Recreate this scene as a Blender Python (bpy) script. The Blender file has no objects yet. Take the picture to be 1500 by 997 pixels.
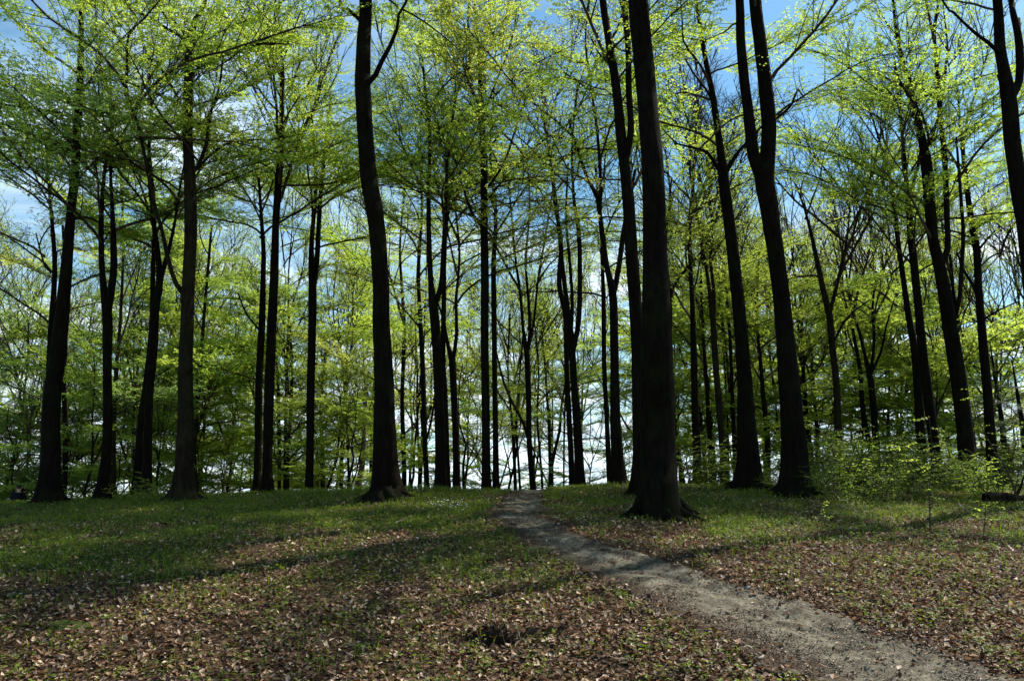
import bpy, math, random
import numpy as np
from mathutils import Vector, Matrix, Euler

random.seed(7)
rng = np.random.default_rng(7)
scene = bpy.context.scene
COL = scene.collection
R = math.radians

# ------------------------------------------------------------------ camera
CAM_Z, PITCH, FPX = 1.6, R(11.9), 1125.0
cd = bpy.data.cameras.new("camera"); cam = bpy.data.objects.new("camera", cd); COL.objects.link(cam)
cd.sensor_width = 36.0; cd.lens = 27.0; cd.clip_start = 0.1; cd.clip_end = 6000
cam.location = (0, 0, CAM_Z); cam.rotation_euler = (R(90) + PITCH, 0, 0)
scene.camera = cam

# ------------------------------------------------------------------ light
SUN_AZ, SUN_EL = R(58), R(49)           # azimuth from +Y towards +X
SUN_STRENGTH, SKY_STRENGTH = 5.0, 0.098
EXPOSURE = 0.90
scene.view_settings.view_transform = 'Standard'
scene.view_settings.look = 'None'
scene.view_settings.exposure = EXPOSURE
scene.view_settings.gamma = 1.0
scene.cycles.max_bounces = 9
scene.cycles.diffuse_bounces = 5
scene.cycles.transmission_bounces = 4
scene.cycles.glossy_bounces = 2
scene.cycles.use_adaptive_sampling = True
scene.cycles.adaptive_threshold = 0.015

sl = bpy.data.lights.new("sun", 'SUN'); so = bpy.data.objects.new("sun", sl); COL.objects.link(so)
sl.energy = SUN_STRENGTH; sl.angle = R(0.55); sl.color = (1.0, 0.94, 0.84)
sdir = Vector((math.sin(SUN_AZ) * math.cos(SUN_EL), math.cos(SUN_AZ) * math.cos(SUN_EL), math.sin(SUN_EL)))
so.rotation_euler = sdir.to_track_quat('Z', 'Y').to_euler(); so.location = sdir * 60

world = bpy.data.worlds.new("World"); scene.world = world; world.use_nodes = True
wn, wl = world.node_tree.nodes, world.node_tree.links
wn.clear()


def N(nodes, kind, **kw):
    n = nodes.new(kind)
    for k, v in kw.items():
        if k in n.inputs.keys():
            n.inputs[k].default_value = v
        else:
            setattr(n, k, v)
    return n


def ramp(nodes, stops, interp='LINEAR'):
    r = nodes.new('ShaderNodeValToRGB'); cr = r.color_ramp; cr.interpolation = interp
    while len(cr.elements) < len(stops):
        cr.elements.new(0.5)
    for e, (p, c) in zip(cr.elements, stops):
        e.position = p; e.color = (c[0], c[1], c[2], 1) if len(c) == 3 else c
    return r


def build_world():
    out = wn.new('ShaderNodeOutputWorld'); bg = wn.new('ShaderNodeBackground')
    bg.inputs['Strength'].default_value = SKY_STRENGTH
    sky = wn.new('ShaderNodeTexSky'); sky.sky_type = 'NISHITA'; sky.sun_disc = False
    sky.sun_elevation = SUN_EL; sky.sun_rotation = SUN_AZ
    sky.air_density = 1.0; sky.dust_density = 0.4; sky.ozone_density = 1.3
    hs = N(wn, 'ShaderNodeHueSaturation'); hs.inputs['Saturation'].default_value = 1.18
    hs.inputs['Value'].default_value = 1.02
    tint = N(wn, 'ShaderNodeMixRGB'); tint.blend_type = 'MULTIPLY'; tint.inputs[0].default_value = 1.0; tint.inputs[2].default_value = (0.86, 1.03, 0.98, 1)
    wl.new(sky.outputs[0], tint.inputs[1]); wl.new(tint.outputs[0], hs.inputs['Color'])
    tc = wn.new('ShaderNodeTexCoord'); sep = wn.new('ShaderNodeSeparateXYZ')
    wl.new(tc.outputs['Generated'], sep.inputs[0])
    # clouds on a plane overhead: direction / (z + 0.12)
    add = N(wn, 'ShaderNodeMath', operation='ADD'); add.inputs[1].default_value = 0.10
    mx = N(wn, 'ShaderNodeMath', operation='MAXIMUM'); mx.inputs[1].default_value = 0.0
    wl.new(sep.outputs['Z'], mx.inputs[0]); wl.new(mx.outputs[0], add.inputs[0])
    dv = N(wn, 'ShaderNodeVectorMath', operation='DIVIDE'); cmb = wn.new('ShaderNodeCombineXYZ')
    for i in range(3):
        wl.new(add.outputs[0], cmb.inputs[i])
    wl.new(tc.outputs['Generated'], dv.inputs[0]); wl.new(cmb.outputs[0], dv.inputs[1])
    mp = wn.new('ShaderNodeMapping'); mp.inputs['Scale'].default_value = (1.0, 1.5, 0.0)
    mp.inputs['Location'].default_value = (3.1, 1.7, 0.0); mp.inputs['Rotation'].default_value = (0, 0, R(20))
    wl.new(dv.outputs[0], mp.inputs[0])
    n1 = N(wn, 'ShaderNodeTexNoise', Scale=0.9, Detail=8.0, Roughness=0.58, Distortion=0.5)
    wl.new(mp.outputs[0], n1.inputs['Vector'])
    # more cloud low down
    mr = wn.new('ShaderNodeMapRange'); mr.inputs['From Min'].default_value = 0.0; mr.inputs['From Max'].default_value = 0.5
    mr.inputs['To Min'].default_value = 0.22; mr.inputs['To Max'].default_value = -0.07
    wl.new(sep.outputs['Z'], mr.inputs['Value'])
    sm = N(wn, 'ShaderNodeMath', operation='ADD'); wl.new(n1.outputs[0], sm.inputs[0]); wl.new(mr.outputs[0], sm.inputs[1])
    cr = ramp(wn, [(0.43, (0.03, .03, .03)), (0.55, (.30, .30, .30)), (0.70, (1, 1, 1))])
    wl.new(sm.outputs[0], cr.inputs[0])
    n2 = N(wn, 'ShaderNodeTexNoise', Scale=2.6, Detail=5.0, Roughness=0.55); wl.new(mp.outputs[0], n2.inputs['Vector'])
    cc = ramp(wn, [(0.35, (4.6, 6.3, 7.8)), (0.62, (8.6, 9.3, 9.8))]); wl.new(n2.outputs[0], cc.inputs[0])
    mix = wn.new('ShaderNodeMixRGB'); wl.new(cr.outputs[0], mix.inputs[0]); wl.new(hs.outputs[0], mix.inputs[1]); wl.new(cc.outputs[0], mix.inputs[2])
    wl.new(mix.outputs[0], bg.inputs['Color']); wl.new(bg.outputs[0], out.inputs['Surface'])


build_world()

# ------------------------------------------------------------------ noise and terrain
_perm = rng.random((512, 512))


def vnoise(x, y, s=1.0, seed=0):
    x = np.asarray(x, float) * s + seed * 37.17 + 4096; y = np.asarray(y, float) * s + seed * 11.3 + 4096
    xi = np.floor(x).astype(np.int64); yi = np.floor(y).astype(np.int64)
    fx = x - xi; fy = y - yi; fx = fx * fx * (3 - 2 * fx); fy = fy * fy * (3 - 2 * fy)
    a = _perm[xi % 512, yi % 512]; b = _perm[(xi + 1) % 512, yi % 512]
    c = _perm[xi % 512, (yi + 1) % 512]; d = _perm[(xi + 1) % 512, (yi + 1) % 512]
    return (a * (1 - fx) + b * fx) * (1 - fy) + (c * (1 - fx) + d * fx) * fy


def ss(a, b, x):
    t = np.clip((np.asarray(x, float) - a) / (b - a), 0, 1); return t * t * (3 - 2 * t)


_gy = np.array([-80, -20, 0, 4, 6.5, 8, 9.5, 11.5, 14.6, 18, 22, 24, 27, 30, 40, 60, 120, 400, 3000.])
_gl = np.array([-1.5, -.5, -.1, -.1, .03, .28, .56, .93, 1.30, 1.60, 1.88, 1.86, 1.55, 1.0, -1.2, -5, -12, -22, -24])
_gr = np.array([-1.5, -.5, -.1, -.1, .03, .28, .56, .93, 1.30, 1.62, 1.93, 2.02, 2.05, 2.08, 2.25, 2.9, 3.5, -20, -24])
_yy = np.linspace(-80, 3000, 30801)


def _smooth(v):
    z = np.interp(_yy, _gy, v); k = np.hanning(19); k /= k.sum()
    zp = np.pad(z, 9, mode='edge'); return np.convolve(zp, k, 'valid')


_zl, _zr = _smooth(_gl), _smooth(_gr)
HOLE = (-0.16, 8.05)


def H(x, y):
    x = np.asarray(x, float); y = np.asarray(y, float)
    w = ss(3.5, 10.0, x - 0.06 * (y - 20))
    z = np.interp(y, _yy, _zl) * (1 - w) + np.interp(y, _yy, _zr) * w
    z = z - 0.30 * ss(4, 15, -x) * ss(10, 20, y) + 0.10 * ss(0.5, 2.5, x) * ss(16, 21, y) * (1 - ss(6, 9, x))
    z = z + 0.06 * np.exp(-((x + 2.0) ** 2 / 4.0 + (y - 20) ** 2 / 6.0))
    near = np.exp(-((y - 12) / 40.0) ** 2)
    z = z + near * (0.16 * (vnoise(x, y, 0.28, 1) - .5) + 0.07 * (vnoise(x, y, 0.9, 2) - .5) + 0.03 * (vnoise(x, y, 3.0, 3) - .5) + 0.012 * (vnoise(x, y, 9.0, 4) - .5))
    z = z + ss(60, 300, np.abs(y) + np.abs(x)) * 3.0 * (vnoise(x, y, 0.01, 8) - .5)
    hx, hy = HOLE
    q = vnoise(x, y, 6.0, 61) * .8 + .6
    z = z - 0.26 * np.exp(-(((x - hx) / (0.34 * q)) ** 2 + ((y - hy - 0.16 * (x - hx)) / (0.13 * q)) ** 2) ** 1.3)
    z = z - 0.16 * np.exp(-(((x - hx - .40) / (0.20 * q)) ** 2 + ((y - hy - .11) / (0.09 * q)) ** 2) ** 1.3)
    z = z + 0.07 * np.exp(-(((x - hx - .05) / .45) ** 2 + ((y - hy - .24 - .1 * (x - hx)) / .10) ** 2))
    return z


def h(x, y):
    return float(H(x, y))


CP, SP = math.cos(PITCH), math.sin(PITCH)


def at(u, v, D):
    """photo point (u, v) on the upright plane D metres ahead -> world point and metres per photo pixel there"""
    xc, yc = (u - 750) / FPX, (498.5 - v) / FPX
    t = D / (CP - yc * SP)
    return Vector((xc * t, D, CAM_Z + t * (SP + yc * CP))), t / FPX


def ground_at(u, v):
    xc, yc = (u - 750) / FPX, (498.5 - v) / FPX
    d = np.array([xc, CP - yc * SP, SP + yc * CP]); d /= d[1]
    ys = np.arange(4, 60, 0.02); P = ys[:, None] * d[None, :]
    g = H(P[:, 0], P[:, 1]); z = CAM_Z + P[:, 2]
    k = np.where(z <= g)[0]
    k = k[0] if len(k) else int(np.argmin(z - g))
    return float(P[k, 0]), float(ys[k])


# ------------------------------------------------------------------ materials
def mat_new(name):
    m = bpy.data.materials.new(name); m.use_nodes = True; m.node_tree.nodes.clear()
    return m, m.node_tree.nodes, m.node_tree.links


def bark_mat(name, dark, mid, moss, moss_amt=0.5, bump=0.6, blotch=None):
    m, n, l = mat_new(name)
    out = n.new('ShaderNodeOutputMaterial'); b = n.new('ShaderNodeBsdfPrincipled'); b.inputs['Roughness'].default_value = 0.9
    b.inputs['Specular IOR Level'].default_value = 0.03
    tc = n.new('ShaderNodeTexCoord')
    mp = n.new('ShaderNodeMapping'); mp.inputs['Scale'].default_value = (7, 7, 1.6); l.new(tc.outputs['Object'], mp.inputs[0])
    n1 = N(n, 'ShaderNodeTexNoise', Scale=1.6, Detail=9.0, Roughness=0.65); l.new(mp.outputs[0], n1.inputs['Vector'])
    c1 = ramp(n, [(0.30, dark), (0.66, mid)]); l.new(n1.outputs[0], c1.inputs[0])
    n2 = N(n, 'ShaderNodeTexNoise', Scale=1.3, Detail=5.0, Roughness=0.6); l.new(tc.outputs['Object'], n2.inputs['Vector'])
    c2 = ramp(n, [(0.48, (0, 0, 0)), (0.72, (moss_amt,) * 3)]); l.new(n2.outputs[0], c2.inputs[0])
    mx = n.new('ShaderNodeMixRGB'); l.new(c2.outputs[0], mx.inputs[0]); l.new(c1.outputs[0], mx.inputs[1]); mx.inputs[2].default_value = (*moss, 1)
    # pale lichen spots
    n3 = N(n, 'ShaderNodeTexNoise', Scale=11.0, Detail=3.0, Roughness=0.5); l.new(tc.outputs['Object'], n3.inputs['Vector'])
    c3 = ramp(n, [(0.64, (0, 0, 0)), (0.72, (.45, .45, .45))]); l.new(n3.outputs[0], c3.inputs[0])
    mx2 = n.new('ShaderNodeMixRGB'); l.new(c3.outputs[0], mx2.inputs[0]); l.new(mx.outputs[0], mx2.inputs[1])
    mx2.inputs[2].default_value = (*(blotch or (mid[0] * 1.7, mid[1] * 1.75, mid[2] * 1.6)), 1)
    l.new(mx2.outputs[0], b.inputs['Base Color'])
    mp2 = n.new('ShaderNodeMapping'); mp2.inputs['Scale'].default_value = (26, 26, 7); l.new(tc.outputs['Object'], mp2.inputs[0])
    n4 = N(n, 'ShaderNodeTexNoise', Scale=1.0, Detail=6.0, Roughness=0.7); l.new(mp2.outputs[0], n4.inputs['Vector'])
    bp = n.new('ShaderNodeBump'); bp.inputs['Strength'].default_value = bump; bp.inputs['Distance'].default_value = 0.03
    l.new(n4.outputs[0], bp.inputs['Height']); l.new(bp.outputs[0], b.inputs['Normal'])
    l.new(b.outputs[0], out.inputs['Surface'])
    return m


def leaf_mat(name, c_dark, c_light, trans=0.55, tcol=None, rough=0.55, stops=None):
    m, n, l = mat_new(name)
    out = n.new('ShaderNodeOutputMaterial'); geo = n.new('ShaderNodeNewGeometry')
    c = ramp(n, stops or [(0.0, c_dark), (1.0, c_light)]); l.new(geo.outputs['Random Per Island'], c.inputs[0])
    b = n.new('ShaderNodeBsdfPrincipled'); b.inputs['Roughness'].default_value = rough; b.inputs['Specular IOR Level'].default_value = 0.25
    l.new(c.outputs[0], b.inputs['Base Color'])
    if trans > 0:
        t = n.new('ShaderNodeBsdfTranslucent')
        mul = n.new('ShaderNodeMixRGB'); mul.blend_type = 'MULTIPLY'; mul.inputs[0].default_value = 1.0
        l.new(c.outputs[0], mul.inputs[1]); mul.inputs[2].default_value = (*(tcol or (1.9, 1.75, 0.7)), 1)
        l.new(mul.outputs[0], t.inputs['Color'])
        mx = n.new('ShaderNodeMixShader'); mx.inputs[0].default_value = trans
        l.new(b.outputs[0], mx.inputs[1]); l.new(t.outputs[0], mx.inputs[2]); l.new(mx.outputs[0], out.inputs['Surface'])
    else:
        l.new(b.outputs[0], out.inputs['Surface'])
    return m


def plain_mat(name, col, rough=0.8, var=0.25, scale=12.0, bump=0.3):
    m, n, l = mat_new(name)
    out = n.new('ShaderNodeOutputMaterial'); b = n.new('ShaderNodeBsdfPrincipled'); b.inputs['Roughness'].default_value = rough; b.inputs['Specular IOR Level'].default_value = 0.08
    tc = n.new('ShaderNodeTexCoord'); n1 = N(n, 'ShaderNodeTexNoise', Scale=scale, Detail=5.0); l.new(tc.outputs['Object'], n1.inputs['Vector'])
    c = ramp(n, [(0.3, tuple(v * (1 - var) for v in col)), (0.7, tuple(v * (1 + var) for v in col))]); l.new(n1.outputs[0], c.inputs[0])
    l.new(c.outputs[0], b.inputs['Base Color'])
    bp = n.new('ShaderNodeBump'); bp.inputs['Strength'].default_value = bump; bp.inputs['Distance'].default_value = 0.01
    l.new(n1.outputs[0], bp.inputs['Height']); l.new(bp.outputs[0], b.inputs['Normal'])
    l.new(b.outputs[0], out.inputs['Surface'])
    return m


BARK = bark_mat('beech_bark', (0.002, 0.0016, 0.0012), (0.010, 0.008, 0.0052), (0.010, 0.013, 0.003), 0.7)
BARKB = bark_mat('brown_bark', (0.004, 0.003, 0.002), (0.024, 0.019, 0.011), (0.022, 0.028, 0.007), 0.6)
BARKT = bark_mat('twig_bark', (0.026, 0.019, 0.014), (0.075, 0.054, 0.040), (0.05, 0.055, 0.02), 0.2, 0.2)
BARKW = bark_mat('birch_bark', (0.03, 0.026, 0.022), (0.17, 0.15, 0.12), (0.10, 0.10, 0.05), 0.3, 0.4)
LEAF = {
    'bright': leaf_mat('leaf_bright', (0.19, 0.265, 0.035), (0.34, 0.42, 0.090), 0.64, (1.9, 1.85, 1.2)),
    'mid': leaf_mat('leaf_mid', (0.165, 0.25, 0.035), (0.31, 0.40, 0.085), 0.64, (1.9, 1.9, 1.2)),
    'cool': leaf_mat('leaf_cool', (0.12, 0.21, 0.050), (0.25, 0.33, 0.090), 0.62, (1.8, 1.85, 1.3)),
    'olive': leaf_mat('leaf_olive', (0.19, 0.235, 0.045), (0.34, 0.38, 0.095), 0.64, (1.9, 1.85, 1.3)),
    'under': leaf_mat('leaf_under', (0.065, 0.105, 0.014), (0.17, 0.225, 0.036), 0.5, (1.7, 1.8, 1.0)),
    'dark': leaf_mat('leaf_dark', (0.018, 0.040, 0.010), (0.040, 0.075, 0.014), 0.35, (1.6, 1.7, 0.8)),
}
LITTER = leaf_mat('dead_leaf', None, None, 0.18, (1.3, 1.0, 0.8), 0.6, stops=[
    (0.0, (0.014, 0.007, 0.004)), (0.26, (0.045, 0.021, 0.010)), (0.46, (0.105, 0.056, 0.027)),
    (0.64, (0.19, 0.112, 0.058)), (0.82, (0.34, 0.235, 0.145)), (1.0, (0.58, 0.455, 0.335))])
GRASS = leaf_mat('grass_blade', (0.026, 0.056, 0.007), (0.140, 0.190, 0.022), 0.45, (1.7, 1.6, 0.7))
HERB = leaf_mat('herb_leaf', (0.050, 0.090, 0.010), (0.170, 0.220, 0.026), 0.45, (1.5, 1.6, 0.8))


# ------------------------------------------------------------------ mesh helpers
def tag(o, label=None, cat=None, group=None, kind=None):
    for k, v in (('label', label), ('category', cat), ('group', group), ('kind', kind)):
        if v: o[k] = v
    return o


def link(name, data, parent=None, loc=None):
    o = bpy.data.objects.new(name, data); COL.objects.link(o)
    if parent: o.parent = parent
    if loc is not None: o.location = loc
    return o


def np_mesh(name, V, F, mats, mi=None, smooth=False):
    """V (n,3), F (m,k) one polygon size"""
    V = np.asarray(V, np.float32); F = np.asarray(F, np.int32)
    me = bpy.data.meshes.new(name); k = F.shape[1]
    me.vertices.add(len(V)); me.vertices.foreach_set('co', V.ravel())
    me.loops.add(F.size); me.loops.foreach_set('vertex_index', F.ravel())
    me.polygons.add(len(F)); me.polygons.foreach_set('loop_start', np.arange(0, F.size, k, dtype=np.int32))
    for m in (mats if isinstance(mats, (list, tuple)) else [mats]): me.materials.append(m)
    if mi is not None: me.polygons.foreach_set('material_index', np.asarray(mi, np.int32))
    me.polygons.foreach_set('use_smooth', np.full(len(F), smooth))
    me.update(calc_edges=True); me.validate()
    return me


class MB:
    def __init__(s): s.V, s.F, s.M, s.S = [], [], [], []

    def tube(s, pts, rad, sides=6, mat=0, cap=True, squash=None):
        """tapered tube along a polyline; squash(point, angle) multiplies the radius"""
        pts = [Vector(p) for p in pts]; b0 = len(s.V); n = len(pts)
        t = (pts[1] - pts[0]).normalized()
        u = t.orthogonal().normalized()
        ref = Vector((1, 0, 0))
        if abs(t.x) < 0.8: u = (ref - t * ref.dot(t)).normalized()
        for i, p in enumerate(pts):
            t2 = (pts[min(i + 1, n - 1)] - pts[max(i - 1, 0)]).normalized()
            u = (u - t2 * u.dot(t2)).normalized(); w = t2.cross(u)
            for k in range(sides):
                a = 2 * math.pi * k / sides
                r = rad[i] * (squash(p, a, i) if squash else 1.0)
                s.V.append(p + (u * math.cos(a) + w * math.sin(a)) * r)
        for i in range(n - 1):
            for k in range(sides):
                a, b = b0 + i * sides + k, b0 + i * sides + (k + 1) % sides
                s.F.append((a, b, b + sides, a + sides)); s.M.append(mat); s.S.append(True)
        if cap:
            s.V.append(pts[-1] + (pts[-1] - pts[-2]).normalized() * rad[-1] * 0.6); c = len(s.V) - 1; e = b0 + (n - 1) * sides
            for k in range(sides):
                s.F.append((e + k, e + (k + 1) % sides, c)); s.M.append(mat); s.S.append(True)

    def leaf(s, p, d, up, L, W, mat=1):
        side = d.cross(up)
        if side.length < 1e-4: side = d.orthogonal()
        side.normalize(); nn = side.cross(d).normalized(); b = len(s.V)
        q = p + d * L * 0.48 + nn * W * 0.12
        s.V += [p, q + side * W * .5, p + d * L - nn * L * .08, q - side * W * .5, p + d * L * .48 - nn * W * .05]
        s.F += [(b, b + 4, b + 2, b + 1), (b, b + 3, b + 2, b + 4)]; s.M += [mat, mat]; s.S += [False, False]

    def build(s, name, mats):
        me = bpy.data.meshes.new(name); me.from_pydata([tuple(v) for v in s.V], [], s.F)
        for m in mats: me.materials.append(m)
        me.polygons.foreach_set('material_index', s.M); me.polygons.foreach_set('use_smooth', s.S)
        me.update(); return me


def catmull(P, seg):
    """P list of tuples (any dimension) -> denser list, about seg per unit between"""
    A = [np.array(p, float) for p in P]; A = [2 * A[0] - A[1]] + A + [2 * A[-1] - A[-2]]; out = []
    for i in range(1, len(A) - 2):
        p0, p1, p2, p3 = A[i - 1:i + 3]
        d = np.linalg.norm((p2 - p1)[:3]); m = max(1, int(round(d / seg)))
        for k in range(m):
            t = k / m
            out.append(0.5 * ((2 * p1) + (-p0 + p2) * t + (2 * p0 - 5 * p1 + 4 * p2 - p3) * t * t + (-p0 + 3 * p1 - 3 * p2 + p3) * t ** 3))
    out.append(A[-2]); return out


# ------------------------------------------------------------------ ground sheet
def axis(lo, a, b, hi, step, ratio=1.22):
    mid = list(np.arange(a, b + 1e-6, step)); lo_l, hi_l = [], []
    d = step; v = a
    while v > lo: d = min(d * ratio, 250); v -= d; lo_l.append(v)
    d = step; v = b
    while v < hi: d = min(d * ratio, 250); v += d; hi_l.append(v)
    return np.array(lo_l[::-1] + mid + hi_l)


def green_mask(x, y):
    n = vnoise(x, y, 0.55, 11) * .6 + vnoise(x, y, 1.9, 12) * .4
    g = 0.12 + 0.50 * ss(11.5, 17.0, y + 2.2 * (n - .5) * 3)
    g = g + 0.60 * np.exp(-((x + 1.6 - 0.05 * y) ** 2) / 5.0 - ((y - 12.5) ** 2) / 14.0)     # beside the path
    g = g + 0.55 * ss(-3.6, -5.2, x) * ss(9.3, 10.6, y) + .35 * ss(17.5, 19, y) * ss(3, 0, x)
    g = g + 0.10 * ss(2, 5, x) * ss(9.0, 11.5, y)
    g = g * (0.05 + 1.85 * n) + .5 * np.exp(-(((x + 4.75) / .3) ** 2 + ((y - 8.1) / .14) ** 2))
    return np.clip(g, 0, 1)


# path edges read from the photograph, turned into ground points
PE = [(723, 744, 801), (740, 720, 800), (760, 716, 806), (780, 742, 838), (800, 768, 897), (823, 810, 1000), (850, 868, 1066), (880, 934, 1180), (917, 1006, 1292), (950, 1080, 1385), (985, 1150, 1470)]
PL = sorted([ground_at(a, v)[::-1] for v, a, b in PE]); PR = sorted([ground_at(b, v)[::-1] for v, a, b in PE])
PL = [(4.0, PL[0][1] + 1.5)] + PL + [(27.0, PL[-1][1] + 0.1), (34.0, PL[-1][1] + 1.4)]
PR = [(4.0, PR[0][1] + 1.4)] + PR + [(27.0, PR[-1][1] + 0.3), (34.0, PR[-1][1] + 1.8)]


def path_lr(y):
    y = np.asarray(y, float)
    return np.interp(y, [p[0] for p in PL], [p[1] for p in PL]), np.interp(y, [p[0] for p in PR], [p[1] for p in PR])


def path_mask(x, y, inner=.80):
    l, r = path_lr(y); c, w = (l + r) / 2, (r - l) / 2
    wob = 0.42 * (vnoise(x, y, 1.3, 21) - .5) + 0.26 * (vnoise(x, y, 4.5, 22) - .5)
    return 1 - ss(inner, inner + .32, np.abs(x - c) / w + wob)


def build_ground():
    xs = axis(-2500, -16, 17, 2500, 0.13); ys = axis(-400, 5.0, 25, 3000, 0.10)
    X, Y = np.meshgrid(xs, ys); Z = H(X, Y) - 0.035 * path_mask(X, Y)
    V = np.stack([X.ravel(), Y.ravel(), Z.ravel()], 1); nx, ny = len(xs), len(ys)
    i = np.arange(nx * ny).reshape(ny, nx)
    F = np.stack([i[:-1, :-1].ravel(), i[:-1, 1:].ravel(), i[1:, 1:].ravel(), i[1:, :-1].ravel()], 1)
    m, n, l = mat_new('forest_floor')
    out = n.new('ShaderNodeOutputMaterial'); b = n.new('ShaderNodeBsdfPrincipled'); b.inputs['Roughness'].default_value = 0.95
    b.inputs['Specular IOR Level'].default_value = 0.1
    tc = n.new('ShaderNodeTexCoord')
    n1 = N(n, 'ShaderNodeTexNoise', Scale=9.0, Detail=8.0, Roughness=0.7); l.new(tc.outputs['Object'], n1.inputs['Vector'])
    c1 = ramp(n, [(0.34, (0.008, 0.005, 0.003)), (0.52, (0.026, 0.016, 0.009)), (0.68, (0.065, 0.040, 0.023))]); l.new(n1.outputs[0], c1.inputs[0])
    vo = N(n, 'ShaderNodeTexVoronoi', Scale=22.0); l.new(tc.outputs['Object'], vo.inputs['Vector'])
    c2 = ramp(n, [(0.0, (0.015, 0.008, 0.005)), (0.5, (0.065, 0.036, 0.019)), (1.0, (0.20, 0.135, 0.08))])
    sp = n.new('ShaderNodeSeparateColor'); l.new(vo.outputs['Color'], sp.inputs[0]); l.new(sp.outputs[0], c2.inputs[0])
    mx = n.new('ShaderNodeMixRGB'); mx.inputs[0].default_value = 0.45; l.new(c1.outputs[0], mx.inputs[1]); l.new(c2.outputs[0], mx.inputs[2])
    at_ = n.new('ShaderNodeAttribute'); at_.attribute_name = 'green'
    n2 = N(n, 'ShaderNodeTexNoise', Scale=16.0, Detail=6.0, Roughness=0.7); l.new(tc.outputs['Object'], n2.inputs['Vector'])
    c3 = ramp(n, [(0.3, (0.014, 0.024, 0.005)), (0.7, (0.050, 0.070, 0.012))]); l.new(n2.outputs[0], c3.inputs[0])
    mm = N(n, 'ShaderNodeMath', operation='MULTIPLY'); l.new(at_.outputs['Fac'], mm.inputs[0]); l.new(n2.outputs[0], mm.inputs[1])
    cr = ramp(n, [(0.22, (0, 0, 0)), (0.42, (.9, .9, .9))]); l.new(mm.outputs[0], cr.inputs[0])
    mx2 = n.new('ShaderNodeMixRGB'); l.new(cr.outputs[0], mx2.inputs[0]); l.new(mx.outputs[0], mx2.inputs[1]); l.new(c3.outputs[0], mx2.inputs[2])
    l.new(mx2.outputs[0], b.inputs['Base Color'])
    bp = n.new('ShaderNodeBump'); bp.inputs['Strength'].default_value = 0.7; bp.inputs['Distance'].default_value = 0.04
    l.new(n1.outputs[0], bp.inputs['Height']); l.new(bp.outputs[0], b.inputs['Normal']); l.new(b.outputs[0], out.inputs['Surface'])
    me = np_mesh('forest_floor', V, F, m, smooth=True)
    a = me.attributes.new('green', 'FLOAT', 'POINT'); a.data.foreach_set('value', green_mask(V[:, 0], V[:, 1]).astype(np.float32))
    tag(link('forest_floor', me), kind='structure')


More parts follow.
